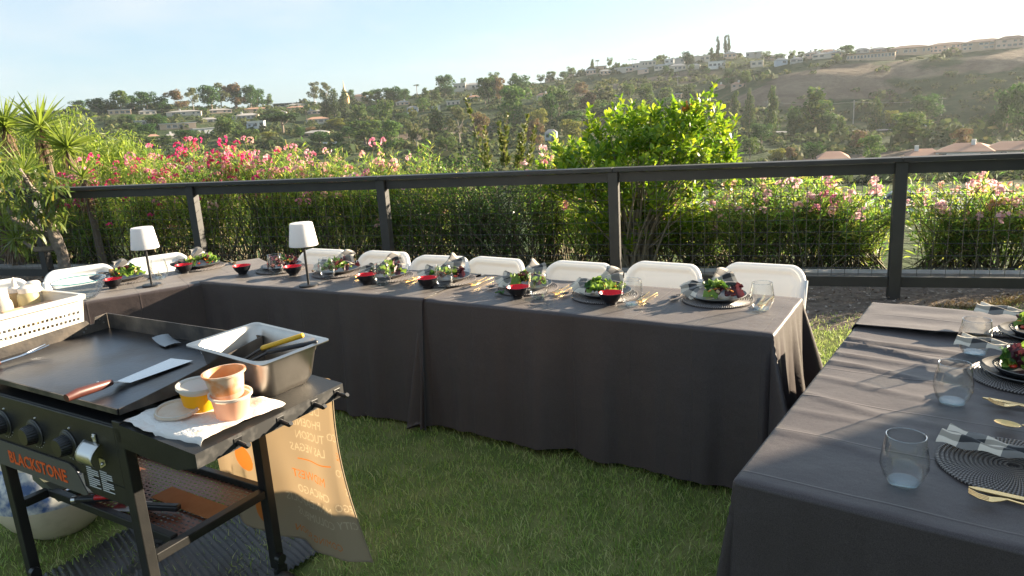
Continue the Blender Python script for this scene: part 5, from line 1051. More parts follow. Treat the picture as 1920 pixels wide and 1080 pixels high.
for i, (key, P, nv, bw_, gl_, nap, mix, ph, cut, spn, tz) in enumerate(SEATS):
    tz += 0.003
    ch_o = put('charger', 'round woven dark charger ' + ph, 'charger', P, tz, nv, 'woven chargers', me=charger_me, rz=0.3 * i)
    z = tz + 0.0068
    if mix is not None:
        put('plate', ('black dinner plate with thin pale rim ' if key[0] == 'D' else 'black plate holding salad ') + ph, 'plate', P, z, nv, 'black plates', [('stoneware', plate_me), ('rim_line', prim_me)])
        z += 0.0062
        if key[0] == 'D':
            z += 0.001; put('salad_plate', 'smaller black plate stacked on the dinner plate ' + ph, 'plate', P, z, nv, 'small black plates', [('stoneware', sp_me), ('rim_line', sprim_me)]); z += 0.0055
        so = put('salad', {GREEN: 'green lettuce salad ', MIXED: 'mixed green and red leaf salad ', PURP: 'purple leaf salad '}[mix] + ph, 'salad', P, z, nv, 'plated salads')
        salad(so, 40 + i, mix, 0.075 if key[0] == 'D' else 0.088, 20 if key[0] != 'D' else 24, (0.0, 0.0) if key[0] == 'D' else (0.02, -0.012))
    if nap:
        if key[0] == 'D':
            q = loc2(P, nv, -0.10, -0.02) if key != 'D3' else loc2(P, nv, -0.03, 0.03); zz = z + (0.022 if key != 'D3' else 0.0); rz_ = 1.35 if key != 'D3' else pi / 2 - 0.28
        else: q = loc2(P, nv, -0.01, 0.015); zz = z + 0.001; rz_ = 0.0
        no = put('napkin', ('dark checked napkin gathered ' if nap == 'dark' else ('rolled checked napkin ' if nap == 'roll' else 'checked napkin tied over the salad ')) + ph, 'napkin', q, zz, nv, 'checked napkins', rz=rz_, me=NAPS[nap])
        if nap in ('dark', 'roll') and key != 'D2': link_mesh('napkin_ring', RINGN, no, (0.045, 0.0, 0.036) if nap == 'roll' else (-0.05, 0, 0.05), (0, pi / 2, 0), 1.15 if nap == 'dark' else (1.0, 1.5, 1.2))
    if bw_: put('dipping_bowl', 'small black bowl with red inside ' + ph, 'bowl', bw_, tz, nv, 'red-lined dipping bowls', [('outer_bowl', bowl_out), ('inner_glaze', bowl_in)])
    if gl_: put('stemless_glass', 'clear stemless glass with bluish base ' + ph, 'glass', gl_, tz, nv, 'stemless glasses', [('bowl', glass_me), ('rim', rimr_me), ('thick_base', gbase_me)])
    if cut:
        q = loc2(P, nv, 0.205, 0.02); put('fork', 'gold fork ' + ph, 'fork', q, tz, nv, 'gold forks', me=fork_me, rz=-pi / 2 + 0.12)
        q = loc2(P, nv, 0.228, 0.015); put('knife', 'gold table knife ' + ph, 'knife', q, tz, nv, 'gold knives', me=knife_me, rz=-pi / 2 - 0.05)
    if spn: q = loc2(P, nv, -0.185, 0.02); put('spoon', 'black spoon ' + ph, 'spoon', q, tz, nv, 'black spoons', me=spoon_me, rz=-pi / 2 - 0.2)
# cutlery on the right table (heads to the left, handles out of the picture)
for nm, P, lb, me_, rz_ in (('fork', (1.135, 1.455), 'gold fork at the nearest place of the right table', fork_me, 0.10), ('knife', (1.15, 1.49), 'gold knife under the fork at the nearest place of the right table', knife_me, 0.0),
                            ('spoon', (1.42, 1.815), 'gold spoon beyond the nearest charger on the right table', gspoon_me, 0.0), ('fork', (1.50, 1.945), 'gold fork near the camera side of the middle right-table plate', fork_me, 0.0), ('knife', (1.50, 1.985), 'gold knife beside the middle right-table plate', knife_me, -0.1)):
    o = link_mesh(nm, me_, None, (P[0], P[1], 0.756 + 0.004), (0, 0, atan2(0.62, -0.80) + rz_)); tag(o, lb, nm, 'gold cutlery on the right table')
# fallen lettuce bit
put('lettuce_scrap', 'stray green leaf on the cloth by the left front-table bowl', 'leaf', (-0.075, 3.79), 0.762, nC, None, me=lettuce(9, LD)).scale = (0.05, 0.05, 0.03)
# ================================================================== TABLE LAMPS, MIXING BOWL
shade_m = mat('lamp_shade_white', (0.88, 0.86, 0.85), 0.45, trans=0.4); stem_m = mat('lamp_metal', (0.045, 0.045, 0.047), 0.4, metal=0.6)
for P, lb, tz in (((-2.331, 4.635), 'cordless table lamp with white shade on the left table', 0.751), ((-1.218, 4.28), 'cordless table lamp with white shade on the inner-corner table', 0.763)):
    o = thing('table_lamp', lb, 'lamp', (P[0], P[1], tz), 0.3, group='white-shaded table lamps')
    MB().lathe([(0, 0), (0.058, 0.0), (0.058, 0.006), (0.054, 0.0085), (0.0, 0.0085)], 40).build('base', stem_m, o)
    MB().lathe([(0.0075, 0.008), (0.0075, 0.33), (0, 0.33)], 16).build('stem', stem_m, o)
    MB().lathe([(0.083, 0.243), (0.0845, 0.245), (0.0665, 0.374), (0.063, 0.379), (0.0, 0.381), (0.0, 0.377), (0.062, 0.375), (0.0645, 0.371), (0.082, 0.247)], 48, closed=True).build('lamp_shade', shade_m, o)
    MB().lathe([(0.0, 0.25), (0.07, 0.25), (0.07, 0.256), (0.0, 0.256)], 32).build('diffuser', shade_m, o)
mb_o = thing('glass_mixing_bowl', 'clear glass mixing bowl with teal rim on the left table', 'mixing bowl', (-2.62, 4.34, 0.752), group=None)
MB().lathe([(0, 0), (0.06, 0), (0.075, 0.004), (0.105, 0.03), (0.135, 0.075), (0.149, 0.118), (0.152, 0.118), (0.150, 0.112), (0.138, 0.073), (0.107, 0.027), (0.07, -0.0), (0, -0.002)][:6] + [(0.149, 0.118), (0.1455, 0.118), (0.131, 0.077), (0.101, 0.034), (0.07, 0.009), (0, 0.007)], 56).build('bowl', clear_glass('bowl_glass', (0.97, 0.985, 0.98), 1.2), mb_o)
MB().lathe([(0.1475 + 0.0042 * cos(a_), 0.119 + 0.0032 * sin(a_)) for a_ in [i * pi / 4 for i in range(8)]], 56, closed=True).build('rim', clear_glass('teal_rim_glass', (0.35, 0.72, 0.72), 2.2), mb_o)
# ================================================================== GRIDDLE CART
GANG = radians(-31.3); GO = (-1.161, 1.988)
GE1 = (cos(GANG), sin(GANG)); GE2 = (-sin(GANG), cos(GANG))
def gw(u, v, z=0.0): return (GO[0] + GE1[0] * u + GE2[0] * v, GO[1] + GE1[1] * u + GE2[1] * v, z)
blackp = mat('griddle_paint', (0.011, 0.011, 0.0115), 0.42, spec=0.4, var=(0.022, 0.021, 0.02), vscale=9, bump=0.2, bscale=160, bdist=0.002)
steelp = mat('seasoned_steel', (0.085, 0.09, 0.105), 0.30, metal=1.0, var=(0.05, 0.03, 0.02), vscale=4.5, vdetail=9, bump=0.25, bscale=70, bdist=0.002, contrast=(0.48, 0.75))
wallp = mat('seasoned_wall', (0.03, 0.026, 0.024), 0.5, var=(0.20, 0.16, 0.12), vscale=7, bump=0.4, bscale=90, bdist=0.002, contrast=(0.42, 0.75))
grillblk = mat('hood_black', (0.008, 0.008, 0.008), 0.7); knobm = mat('knob_black', (0.015, 0.015, 0.016), 0.35); silver = mat('brushed_silver', (0.62, 0.60, 0.57), 0.32, metal=1.0)
logo_g = mat('logo_plate_grey', (0.085, 0.08, 0.07), 0.55); orange = mat('logo_orange', (0.72, 0.10, 0.015), 0.5); wtext = mat('print_white', (0.55, 0.55, 0.54), 0.6)
G = thing('griddle_cart', 'black flat-top griddle cart with orange lettering on its front panel', 'griddle', (GO[0], GO[1], 0), GANG)
Wg, Dg = 0.93, 0.535
# cook plate with walls
mb = MB(); mb.box((-Wg / 2, Dg / 2 + 0.0, 0.925), (Wg, Dg, 0.010))
mb.build('cook_plate', steelp, G, False)
def wall(pts, off, nm):   # upright plate: pts list of ((x,y), zlow, zhigh), thick along off
    k = len(pts); vs = []
    for (x, y), a_, b_ in pts: vs += [(x, y, a_), (x, y, b_), (x + off[0], y + off[1], b_), (x + off[0], y + off[1], a_)]
    fs = [(0, 1, 2, 3), (4 * k - 4, 4 * k - 1, 4 * k - 2, 4 * k - 3)]
    for i in range(k - 1):
        for e in range(4): fs.append((4 * i + e, 4 * i + (e + 1) % 4, 4 * i + 4 + (e + 1) % 4, 4 * i + 4 + e))
    return MB().add(vs, fs).build(nm, wallp, G, False)
wall([((-Wg, Dg), 0.90, 0.992), ((0.0, Dg), 0.90, 0.992)], (0, 0.004), 'back_wall')
wall([((-Wg - 0.003, 0.0), 0.90, 0.962), ((-Wg - 0.003, 0.39), 0.90, 0.980), ((-Wg - 0.003, 0.45), 0.90, 0.983), ((-Wg - 0.003, 0.462), 0.90, 0.962), ((-Wg - 0.003, 0.478), 0.90, 0.962), ((-Wg - 0.003, 0.486), 0.90, 0.988), ((-Wg - 0.003, Dg + 0.003), 0.90, 0.992)], (-0.004, 0), 'left_wall')
wall([((0.001, 0.0), 0.912, 0.931), ((0.001, 0.05), 0.910, 0.934), ((0.001, 0.16), 0.905, 0.945), ((0.001, 0.42), 0.90, 0.978), ((0.001, Dg), 0.90, 0.992)], (0.004, 0), 'right_wall')
wall([((-Wg, -0.002), 0.914, 0.931), ((0.0, -0.002), 0.914, 0.931)], (0, -0.004), 'front_lip')
for v_, z_ in ((0.50, 0.975), (0.515, 0.958), (0.44, 0.952), (0.43, 0.94)): MB().lathe([(0, 0), (0.004, 0), (0.004, 0.003), (0, 0.003)], 10).build('rivet_hole', silver, G, False, (-Wg - 0.0025, v_, z_), (0, pi / 2, 0))
# firebox and front panel
MB().box((-Wg / 2 - 0.02, 0.32, 0.82), (Wg + 0.04, 0.40, 0.15)).build('firebox', grillblk, G, False)
pan = MB(); x0, x1 = -1.0, -0.035
pan.box(((x0 + x1) / 2, 0.0, 0.77), (x1 - x0, 0.012, 0.20)); pan.box(((x0 + x1) / 2, 0.045, 0.868), (x1 - x0, 0.09, 0.010)); 
pan.build('front_panel', blackp, G, False, bevel=0.004)
for s_ in (0,): MB().box((-0.016, 0.05, 0.845), (0.036, 0.11, 0.05)).build('corner_bracket', blackp, G, False, bevel=0.004)
for i, u in enumerate((-0.305, -0.505, -0.705, -0.905)):
    k = MB().lathe([(0.0, 0.0), (0.043, 0.0), (0.043, 0.006), (0.038, 0.009), (0.0, 0.009)], 36).build('knob', knobm, G, True, (u, -0.0062, 0.766), (pi / 2, 0, 0))
    gr = MB()
    vs = []; nn = 48
    for z_, r_ in ((0.009, 0.033), (0.034, 0.030), (0.040, 0.027)): vs += [((r_ + (0.0012 if q % 2 else 0)) * cos(2 * pi * q / nn), (r_ + (0.0012 if q % 2 else 0)) * sin(2 * pi * q / nn), z_) for q in range(nn)]
    gr.add(vs, [(i_ * nn + q, i_ * nn + (q + 1) % nn, (i_ + 1) * nn + (q + 1) % nn, (i_ + 1) * nn + q) for i_ in range(2) for q in range(nn)] + [tuple(range(2 * nn, 3 * nn))])
    gr.build('knob_grip', knobm, k, True, ang=20)
    rg = MB().lathe([(0.045 + 0.0025 * cos(a_), 0.003 + 0.0025 * sin(a_)) for a_ in [j * pi / 3 for j in range(6)]], 40, closed=True).build('dial_ring', mat('dial_grey', (0.10, 0.10, 0.10), 0.35, metal=0.5), k)
    for j in range(5): a_ = radians(-60 + j * 18); MB().box((0.052 * sin(a_) * -1 + 0.0, -0.052 * cos(a_), 0.0005), (0.004, 0.0022, 0.0008)).build('dial_mark', wtext, k, False)
    MB().lathe([(0, 0), (0.004, 0), (0.003, 0.004), (0, 0.005)], 8).build('pointer_screw', silver, G, True, (u + 0.02, -0.0062, 0.822), (pi / 2, 0, 0))
# logo plate, a parallelogram bent forward, with the maker's name
lp = thing('logo_plate', None, None); lp.parent = G; del lp
lpo = [o for o in G.children if o.name.startswith('logo_plate')][0]; bpy.data.objects.remove(lpo)
pts = [(-1.0, 0.695), (-0.325, 0.695), (-0.295, 0.685), (-0.245, 0.605), (-0.262, 0.598), (-1.0, 0.598)]
vs = [(x, -0.012, z) for x, z in pts] + [(x, -0.008, z) for x, z in pts]; k = len(pts)
lg = MB().add(vs, [tuple(range(k)), tuple(range(k, 2 * k))[::-1]] + [(i, k + i, k + (i + 1) % k, (i + 1) % k) for i in range(k)]).build('logo_plate', logo_g, G, False)
lm = text_mesh('BLACKSTONE', 0.062, orange, 0.0008, space=1.02, bold=0.0012)
lo = link_mesh('lettering', lm, lg, (-0.715, -0.0132, 0.623), (pi / 2, 0, 0), (0.93, 1.0, 1.0))
wt = MB(); g = np.random.default_rng(3)
for c0, top_ in ((-0.232, 0.703), (-0.158, 0.703)):
    for i in range(10): w_ = 0.062 * (1.0 if i % 4 else g.uniform(0.45, 0.7)); wt.box((c0 + w_ / 2, -0.0066, top_ - i * 0.0072), (w_, 0.0008, 0.0035))
# warning print on the dark apron below the panel
ap = [(-0.262, 0.67), (-0.262, 0.628), (-0.22, 0.61), (-0.035, 0.61), (-0.035, 0.67)]
MB().add([(x, -0.005, z) for x, z in ap] + [(x, 0.005, z) for x, z in ap], [tuple(range(5)), tuple(range(5, 10))[::-1]] + [(i, 5 + i, 5 + (i + 1) % 5, (i + 1) % 5) for i in range(5)]).build('panel_apron', blackp, G, False)
wt.build('warning_print', wtext, G, False)
# bottle opener
bo = MB(); bo.box((-0.142, -0.010, 0.815), (0.016, 0.006, 0.03)); bo.build('bottle_opener', silver, G, False, bevel=0.002)
boo = [o for o in G.children if o.name.startswith('bottle_opener')][0]
MB().grid(lambda u, v: (-0.195 + 0.085 * u, -0.014 - 0.035 * sin(v * 2.2) , 0.803 - 0.045 * v - 0.012 * (1 - cos(v * 2.0))), 8, 8).build('opener_scoop', silver, boo, solid=0.003)
MB().lathe([(0, 0), (0.021, 0), (0.021, 0.003), (0, 0.003)], 3).build('opener_tab', silver, boo, False, (-0.125, -0.007, 0.738), (pi / 2, 0, 0.52))
for x_, z_ in ((-0.142, 0.822), (-0.125, 0.735)): MB().lathe([(0.0, 0), (0.006, 0), (0.004, 0.004), (0, 0.0045)], 10).build('screw', silver, boo, True, (x_, -0.013, z_), (pi / 2, 0, 0))
# legs, rails
LX = (-0.80, -0.02); LY = (0.012, 0.475)
for u in LX:
    for v in LY:
        lg_ = MB().box((u, v, 0.50), (0.042, 0.034, 0.78)).build('leg', blackp, G, False, bevel=0.003)
        if v < 0.2 and u < -0.5:
            MB().box((u, v, 0.105), (0.07, 0.06, 0.012)).build('caster_plate', knobm, lg_, False)
        w_ = MB().lathe([(0.012, -0.016), (0.045, -0.016), (0.05, -0.01), (0.05, 0.01), (0.045, 0.016), (0.012, 0.016)], 24).build('caster_wheel', mat('caster_rubber', (0.03, 0.028, 0.027), 0.7, var=(0.06, 0.055, 0.05), vscale=30), lg_, True, (u + 0.035, v - 0.01, 0.052), (pi / 2, 0, 0.5))
        MB().box((u + 0.012, v, 0.085), (0.02, 0.05, 0.06)).build('caster_fork', knobm, lg_, False, bevel=0.003)
        MB().lathe([(0.0, 0), (0.019, 0), (0.019, 0.022), (0, 0.022)], 12).build('leg_nut', knobm, lg_, True, (u + 0.021, v - 0.01, 0.16), (0, pi / 2, 0))
    MB().box((u, 0.243, 0.42), (0.034, 0.425, 0.030)).build('side_rail', blackp, G, False, bevel=0.003)
for v in (0.12, LY[1]): MB().box(((LX[0] + LX[1]) / 2, v, 0.425), (LX[1] - LX[0] - 0.045, 0.026, 0.03)).build('cross_rail', blackp, G, False, bevel=0.003)
# perforated lower shelf: real slots
sh = MB(); cw, chh = 0.0242, 0.0186; nx_, ny_ = 30, 18; X0, Y0 = -0.775, 0.134; zS = 0.418
for j in range(ny_):
    for i in range(nx_):
        a_, b_ = X0 + i * cw + (0.5 * cw if j % 2 else 0), Y0 + j * chh
        o8 = [(a_, b_, zS), (a_ + cw, b_, zS), (a_ + cw, b_ + chh, zS), (a_, b_ + chh, zS)]; q = 0.0055; h_ = 0.0036
        i8 = [(a_ + q, b_ + chh / 2 - h_, zS), (a_ + cw - q, b_ + chh / 2 - h_, zS), (a_ + cw - q, b_ + chh / 2 + h_, zS), (a_ + q, b_ + chh / 2 + h_, zS)]
        sh.add(o8 + i8, [(0, 1, 5, 4), (1, 2, 6, 5), (2, 3, 7, 6), (3, 0, 4, 7)])
shelf_red = mat('shelf_orange_lit', (0.17, 0.065, 0.038), 0.4, var=(0.21, 0.08, 0.042), vscale=5)  # red-brown shelf colour with the orange light on it mixed in
sh.build('perforated_shelf', shelf_red, G, False)['kind'] = 'stuff'
# right side shelf, sagging outward
def ss(u, v, dz=0.0): return (u, v, 0.889 - 0.075 * u + dz)
SW, SD0, SD1 = 0.348, -0.012, 0.545
mb = MB()
mb.add([ss(0.012, SD0), ss(SW, SD0), ss(SW, SD1), ss(0.012, SD1), ss(0.012, SD0, -0.003), ss(SW, SD0, -0.003), ss(SW, SD1, -0.003), ss(0.012, SD1, -0.003)], [(0, 1, 2, 3), (7, 6, 5, 4), (0, 4, 5, 1), (1, 5, 6, 2), (2, 6, 7, 3), (3, 7, 4, 0)])
shelf_o = mb.build('side_shelf', blackp, G, False)
mb = MB(); fp_ = [ss(0.012, SD0), ss(0.012, SD0, -0.072), ss(0.262, SD0, -0.072), ss(SW, SD0, -0.040), ss(SW, SD0)]
mb.add(fp_ + [(p[0], p[1] - 0.003, p[2]) for p in fp_], [tuple(range(5))[::-1], tuple(range(5, 10))] + [(i, (i + 1) % 5, 5 + (i + 1) % 5, 5 + i) for i in range(5)]); mb.build('shelf_front_flange', blackp, shelf_o, False)
mb = MB(); fp_ = [ss(SW + 0.001, SD0 - 0.003), ss(SW + 0.001, SD1), ss(SW + 0.001, SD1, -0.042), ss(SW + 0.001, SD0 - 0.003, -0.042)]
mb.add(fp_ + [(p[0] + 0.003, p[1], p[2]) for p in fp_], [(0, 1, 2, 3), (7, 6, 5, 4), (0, 4, 5, 1), (1, 5, 6, 2), (2, 6, 7, 3), (3, 7, 4, 0)]); mb.build('shelf_side_flange', mat('worn_paint', (0.028, 0.028, 0.028), 0.45, var=(0.10, 0.095, 0.09), vscale=30, contrast=(0.5, 0.8)), shelf_o, False)
MB().add([ss(0.012, SD1 + 0.001), ss(SW, SD1 + 0.001), ss(SW, SD1 + 0.001, -0.042), ss(0.012, SD1 + 0.001, -0.042)], [(0, 1, 2, 3)]).build('shelf_back_flange', blackp, shelf_o, False, solid=0.003)
for v in (0.12, 0.275, 0.415, 0.515):
    hk = MB().tube([(SW, v, 0.840), (SW + 0.045, v - 0.003, 0.836), (SW + 0.053, v - 0.003, 0.843)], 0.0072, 10).build('hook', knobm, shelf_o)
    MB().box((SW + 0.005, v, 0.84), (0.003, 0.028, 0.03)).build('hook_plate', knobm, hk, False, bevel=0.002)
# left side shelf carrying the basket
MB().box((-1.16, 0.27, 0.888), (0.40, 0.54, 0.004)).build('side_shelf', blackp, G, False)
MB().box((-1.16, -0.003, 0.86), (0.40, 0.004, 0.056)).build('shelf_front_flange', blackp, G, False)
# angled grease bracket hanging at the front left
MB().add([(-0.89, 0.118, 0.485), (-0.89, 0.118, 0.45), (-0.735, 0.118, 0.43), (-0.735, 0.118, 0.395), (-0.52, 0.30, 0.47), (-0.52, 0.30, 0.435), (-0.86, 0.14, 0.487), (-0.735, 0.16, 0.432)], [(0, 1, 3, 2), (2, 3, 5, 4), (0, 2, 7, 6)]).build('grease_bracket', mat('olive_metal', (0.11, 0.115, 0.085), 0.5), G, False, solid=0.006)

# ------------------------------------------------------------------ things on the griddle
wood = mat('dark_red_wood', (0.06, 0.016, 0.012), 0.45, var=(0.10, 0.03, 0.022), vscale=30); steel = mat('polished_steel', (0.62, 0.63, 0.65), 0.16, metal=1.0)
pz = 0.9305
def P_(u, v, z): return gw(u, v, z)
# turner spatula lying over the right front corner
sp_t = thing('griddle_spatula', 'steel griddle turner with dark red wooden handle across the cook plate corner', 'spatula', P_(-0.172, 0.03, 0.955), GANG + radians(97))
MB().tube([(-0.085, 0, 0.004), (-0.05, 0, 0.006), (0.03, 0, 0.0), (0.065, 0, -0.002)], [0.012, 0.0155, 0.0135, 0.009], 10).build('handle', wood, sp_t)
MB().add([(0.06, -0.012, -0.001), (0.06, 0.012, -0.001), (0.105, 0.030, -0.016), (0.105, -0.030, -0.016), (0.335, 0.052, -0.020), (0.335, -0.052, -0.020)], [(0, 3, 2, 1), (3, 5, 4, 2)]).build('blade', steel, sp_t, False, solid=0.0016)
for x in (-0.03, 0.02): MB().lathe([(0, 0), (0.004, 0), (0.004, 0.001), (0, 0.001)], 10).build('rivet', silver, sp_t, True, (x, 0, 0.0155))
# carving fork at the left
fk_o = thing('carving_fork', 'two-pronged steel fork with red wooden handle at the left of the cook plate', 'fork', P_(-0.822, 0.10, pz + 0.012), GANG + radians(90))
MB().tube([(-0.16, 0, 0.002), (-0.10, 0, 0.004), (-0.03, 0, 0.002)], [0.010, 0.0125, 0.008], 9).build('handle', wood, fk_o)
MB().tube([(-0.035, 0, 0.002), (0.04, 0, 0.004), (0.06, 0, 0.006)], [0.004, 0.004, 0.005], 8).build('shank', steel, fk_o)
for s_ in (-1, 1): MB().tube([(0.058, s_ * 0.002, 0.006), (0.075, s_ * 0.010, 0.008), (0.135, s_ * 0.013, 0.018)], [0.0035, 0.0032, 0.0018], 7).build('prong', steel, fk_o)
sc_o = link_mesh('metal_scraper', MB().grid(lambda u, v: (-0.055 + 0.11 * u, -0.03 + 0.06 * v + 0.01 * u, 0.006 + 0.016 * (1 - u) ** 3 + 0.004 * sin(v * 3)), 8, 5).mesh('metal_scraper', mat('dull_foil', (0.30, 0.31, 0.32), 0.45, metal=0.5)), None, P_(-0.46, 0.47, pz), (0, 0, GANG - 0.3))
tag(sc_o, 'small curled grey foil scrap at the back of the cook plate', 'foil scrap')
# steel pan on the side shelf
SHZ = 0.889 - 0.075 * 0.2
panm = mat('pan_steel', (0.56, 0.52, 0.47), 0.32, metal=1.0, var=(0.47, 0.435, 0.39), vscale=12, bump=0.12, bscale=40, bdist=0.003)
pn = thing('steam_pan', 'deep stainless steel pan holding tongs at the back of the side shelf', 'pan', P_(0.108, 0.425, 0.876), rot=(0, radians(3.2), GANG + radians(-2)))
def pan_ring(w, d, r, z): return [(x, y, z) for x, y in rrect(w, d, r, 8)]
lv = [(0.375, 0.285, 0.02, 0.1365), (0.375, 0.285, 0.02, 0.140), (0.344, 0.254, 0.048, 0.141), (0.336, 0.246, 0.046, 0.136), (0.328, 0.238, 0.043, 0.112), (0.322, 0.232, 0.043, 0.107), (0.296, 0.212, 0.045, 0.025), (0.272, 0.190, 0.045, 0.004)]
vs = []; 
for a_ in lv: vs += pan_ring(*a_)
m_ = len(pan_ring(*lv[0])); fs = [(i * m_ + k, (i + 1) * m_ + k, (i + 1) * m_ + (k + 1) % m_, i * m_ + (k + 1) % m_) for i in range(len(lv) - 1) for k in range(m_)]
fs.append(tuple(range((len(lv) - 1) * m_, len(lv) * m_))[::-1])
MB().add(vs, fs).build('pan', panm, pn, True, solid=0.002, ang=50)
tg = thing('serving_tongs', 'tongs with yellow and black handles resting in the steel pan', 'tongs', P_(0.135, 0.44, 0.985), GANG + radians(38), rot=(0, 0, GANG + radians(33)))
yel = mat('yellow_grip', (0.72, 0.40, 0.015), 0.4); blk = mat('black_grip', (0.018, 0.018, 0.02), 0.4)
MB().box((0.05, 0.012, 0.022), (0.15, 0.020, 0.016), R=Matrix.Rotation(radians(-14), 3, 'Y')).build('yellow_handle', yel, tg, True, bevel=0.006)
MB().box((0.09, -0.022, 0.012), (0.17, 0.018, 0.014), R=Matrix.Rotation(radians(-8), 3, 'Y')).build('black_handle', blk, tg, True, bevel=0.005)
MB().tube([(-0.02, 0.012, 0.004), (-0.12, 0.008, -0.05)], 0.005, 8).build('arm', blk, tg); MB().tube([(0.01, -0.022, 0.0), (-0.11, -0.012, -0.055)], 0.005, 8).build('arm', blk, tg)
# paper towel
paper = mat('paper_towel', (0.78, 0.74, 0.69), 0.9, var=(0.66, 0.36, 0.24), vscale=11, bump=0.5, bscale=120, trans=0.15, contrast=(0.50, 0.74), bdist=0.004)
f = fnoise(71)
pt = MB().grid(lambda u, v: (*[(0.025 + 0.30 * u + 0.02 * f(v * 0.5) * (u > 0.9 or u < 0.1), -0.012 + 0.30 * v + 0.015 * f(u * 0.6 + 3) * (v < 0.1 or v > 0.9) + 0.03 * u)][0], 0.8915 - 0.075 * (0.025 + 0.30 * u) + 0.0025 + 0.0035 * (f(u * 0.35 + v * 0.2) + 1) + 0.0022 * (1 + f(u * 0.9 - v * 1.1)) + 0.0014 * (1 + f(u * 1.9 + v * 1.7)) - (0.018 * (1 - v / 0.06) ** 2 if v < 0.06 else 0) * (u > 0.45)), 40, 36)
tag(pt.build('paper_towel', paper, None, True, (GO[0], GO[1], 0), (0, 0, GANG), ang=180, solid=0.0008), 'stained white paper towel spread under the sauce tubs', 'paper towel')
fo = MB().grid(lambda u, v: (0.03 + 0.24 * u + 0.01 * f(v), 0.0 + 0.085 * v + 0.012 * sin(u * 7) + 0.03 * u, 0.893 - 0.075 * (0.03 + 0.24 * u) + 0.004 + 0.012 * sin(v * pi) ** 0.6 * (0.7 + 0.3 * f(u * .4))), 24, 12)
tag(fo.build('crumpled_napkin', mat('white_tissue', (0.80, 0.77, 0.73), 0.9, bump=0.4, bscale=90, trans=0.15), None, True, (GO[0], GO[1], 0), (0, 0, GANG), ang=180), 'crumpled white paper napkin in front of the tub lid', 'paper napkin')
# deli tubs
tubw = mat('tub_plastic', (0.72, 0.66, 0.58), 0.35, trans=0.3, spec=0.5)
def tub(u, v, z, label, fill, fcol_name, fillh, lid, tilt=(0, 0), smear=False, s=1.0):
    o = thing('sauce_tub', label, 'plastic tub', P_(u, v, z), rot=(tilt[0], tilt[1], GANG), group='clear plastic sauce tubs')
    r0, r1, h = 0.044 * s, 0.0575 * s, 0.078 * s
    wallc = fill if smear else tubw
    rf = r0 + (r1 - r0) * fillh
    MB().lathe([(0, 0), (r0, 0), (rf, h * fillh)], 44).build('filled_part', fill, o)
    MB().lathe([(rf, h * fillh), (r1 - 0.001, h), (r1 + 0.0045, h), (r1 + 0.0045, h - 0.006), (r1 + 0.001, h - 0.007)], 44).build('clear_wall', tubw if not smear else mat('smeared_plastic', (0.78, 0.62, 0.46), 0.35, var=(0.74, 0.34, 0.13), vscale=22, trans=0.3, contrast=(0.42, 0.6)), o)
    MB().lathe([(rf - 0.0012, h * fillh - 0.001), (0, h * fillh - 0.001)], 36).build('sauce_surface', fill, o)
    if smear: MB().lathe([(r1 - 0.002, h - 0.001), (rf - 0.002, h * fillh)], 44).build('inside_smear', mat('inside_sauce', (0.60, 0.27, 0.09), 0.4, var=(0.68, 0.40, 0.20), vscale=18), o)
    if lid: MB().lathe([(0, h - 0.001), (r1 - 0.006, h - 0.001), (r1 - 0.004, h + 0.003), (r1 + 0.0055, h + 0.004), (r1 + 0.0065, h - 0.004), (r1 + 0.005, h - 0.0045)], 44).build('lid', mat('lid_plastic', (0.66, 0.62, 0.55), 0.4, trans=0.3), o)
    return o
yl = mat('yellow_sauce', (0.88, 0.55, 0.015), 0.4, trans=0.4); pk = mat('orange_mayo', (0.84, 0.56, 0.38), 0.45, trans=0.4); pk2 = mat('orange_mayo_thick', (0.84, 0.58, 0.41), 0.4, trans=0.4)
zt = lambda u: 0.889 - 0.075 * u + 0.006
tub(0.133, 0.172, zt(0.133), 'tub of yellow sauce with its lid on', yl, 'yellow', 0.80, True, (0, 0.07))
tub(0.262, 0.182, zt(0.262), 'tub full of orange sauce under another tub', pk2, 'orange', 0.86, False, (0, 0.07))
tub(0.254, 0.184, zt(0.262) + 0.064, 'half-empty smeared tub stacked on the orange sauce tub', pk, 'orange', 0.22, False, (0.03, -0.02), smear=True, s=1.0)
ld = thing('tub_lid', 'round translucent lid lying on the paper towel', 'lid', P_(0.118, 0.105, zt(0.1) + 0.018), rot=(0.05, 0.09, GANG))
MB().lathe([(0, 0.001), (0.052, 0.001), (0.054, 0.005), (0.061, 0.005), (0.0635, -0.002), (0.062, -0.003)], 44).build('lid_disc', mat('smeared_lid', (0.66, 0.50, 0.36), 0.45, var=(0.72, 0.62, 0.50), vscale=25, trans=0.25), ld)
MB().lathe([(0.0595 + 0.002 * cos(a_), 0.0055 + 0.0015 * sin(a_)) for a_ in [i * pi / 3 for i in range(6)]], 44, closed=True).build('lid_rim', tubw, ld)
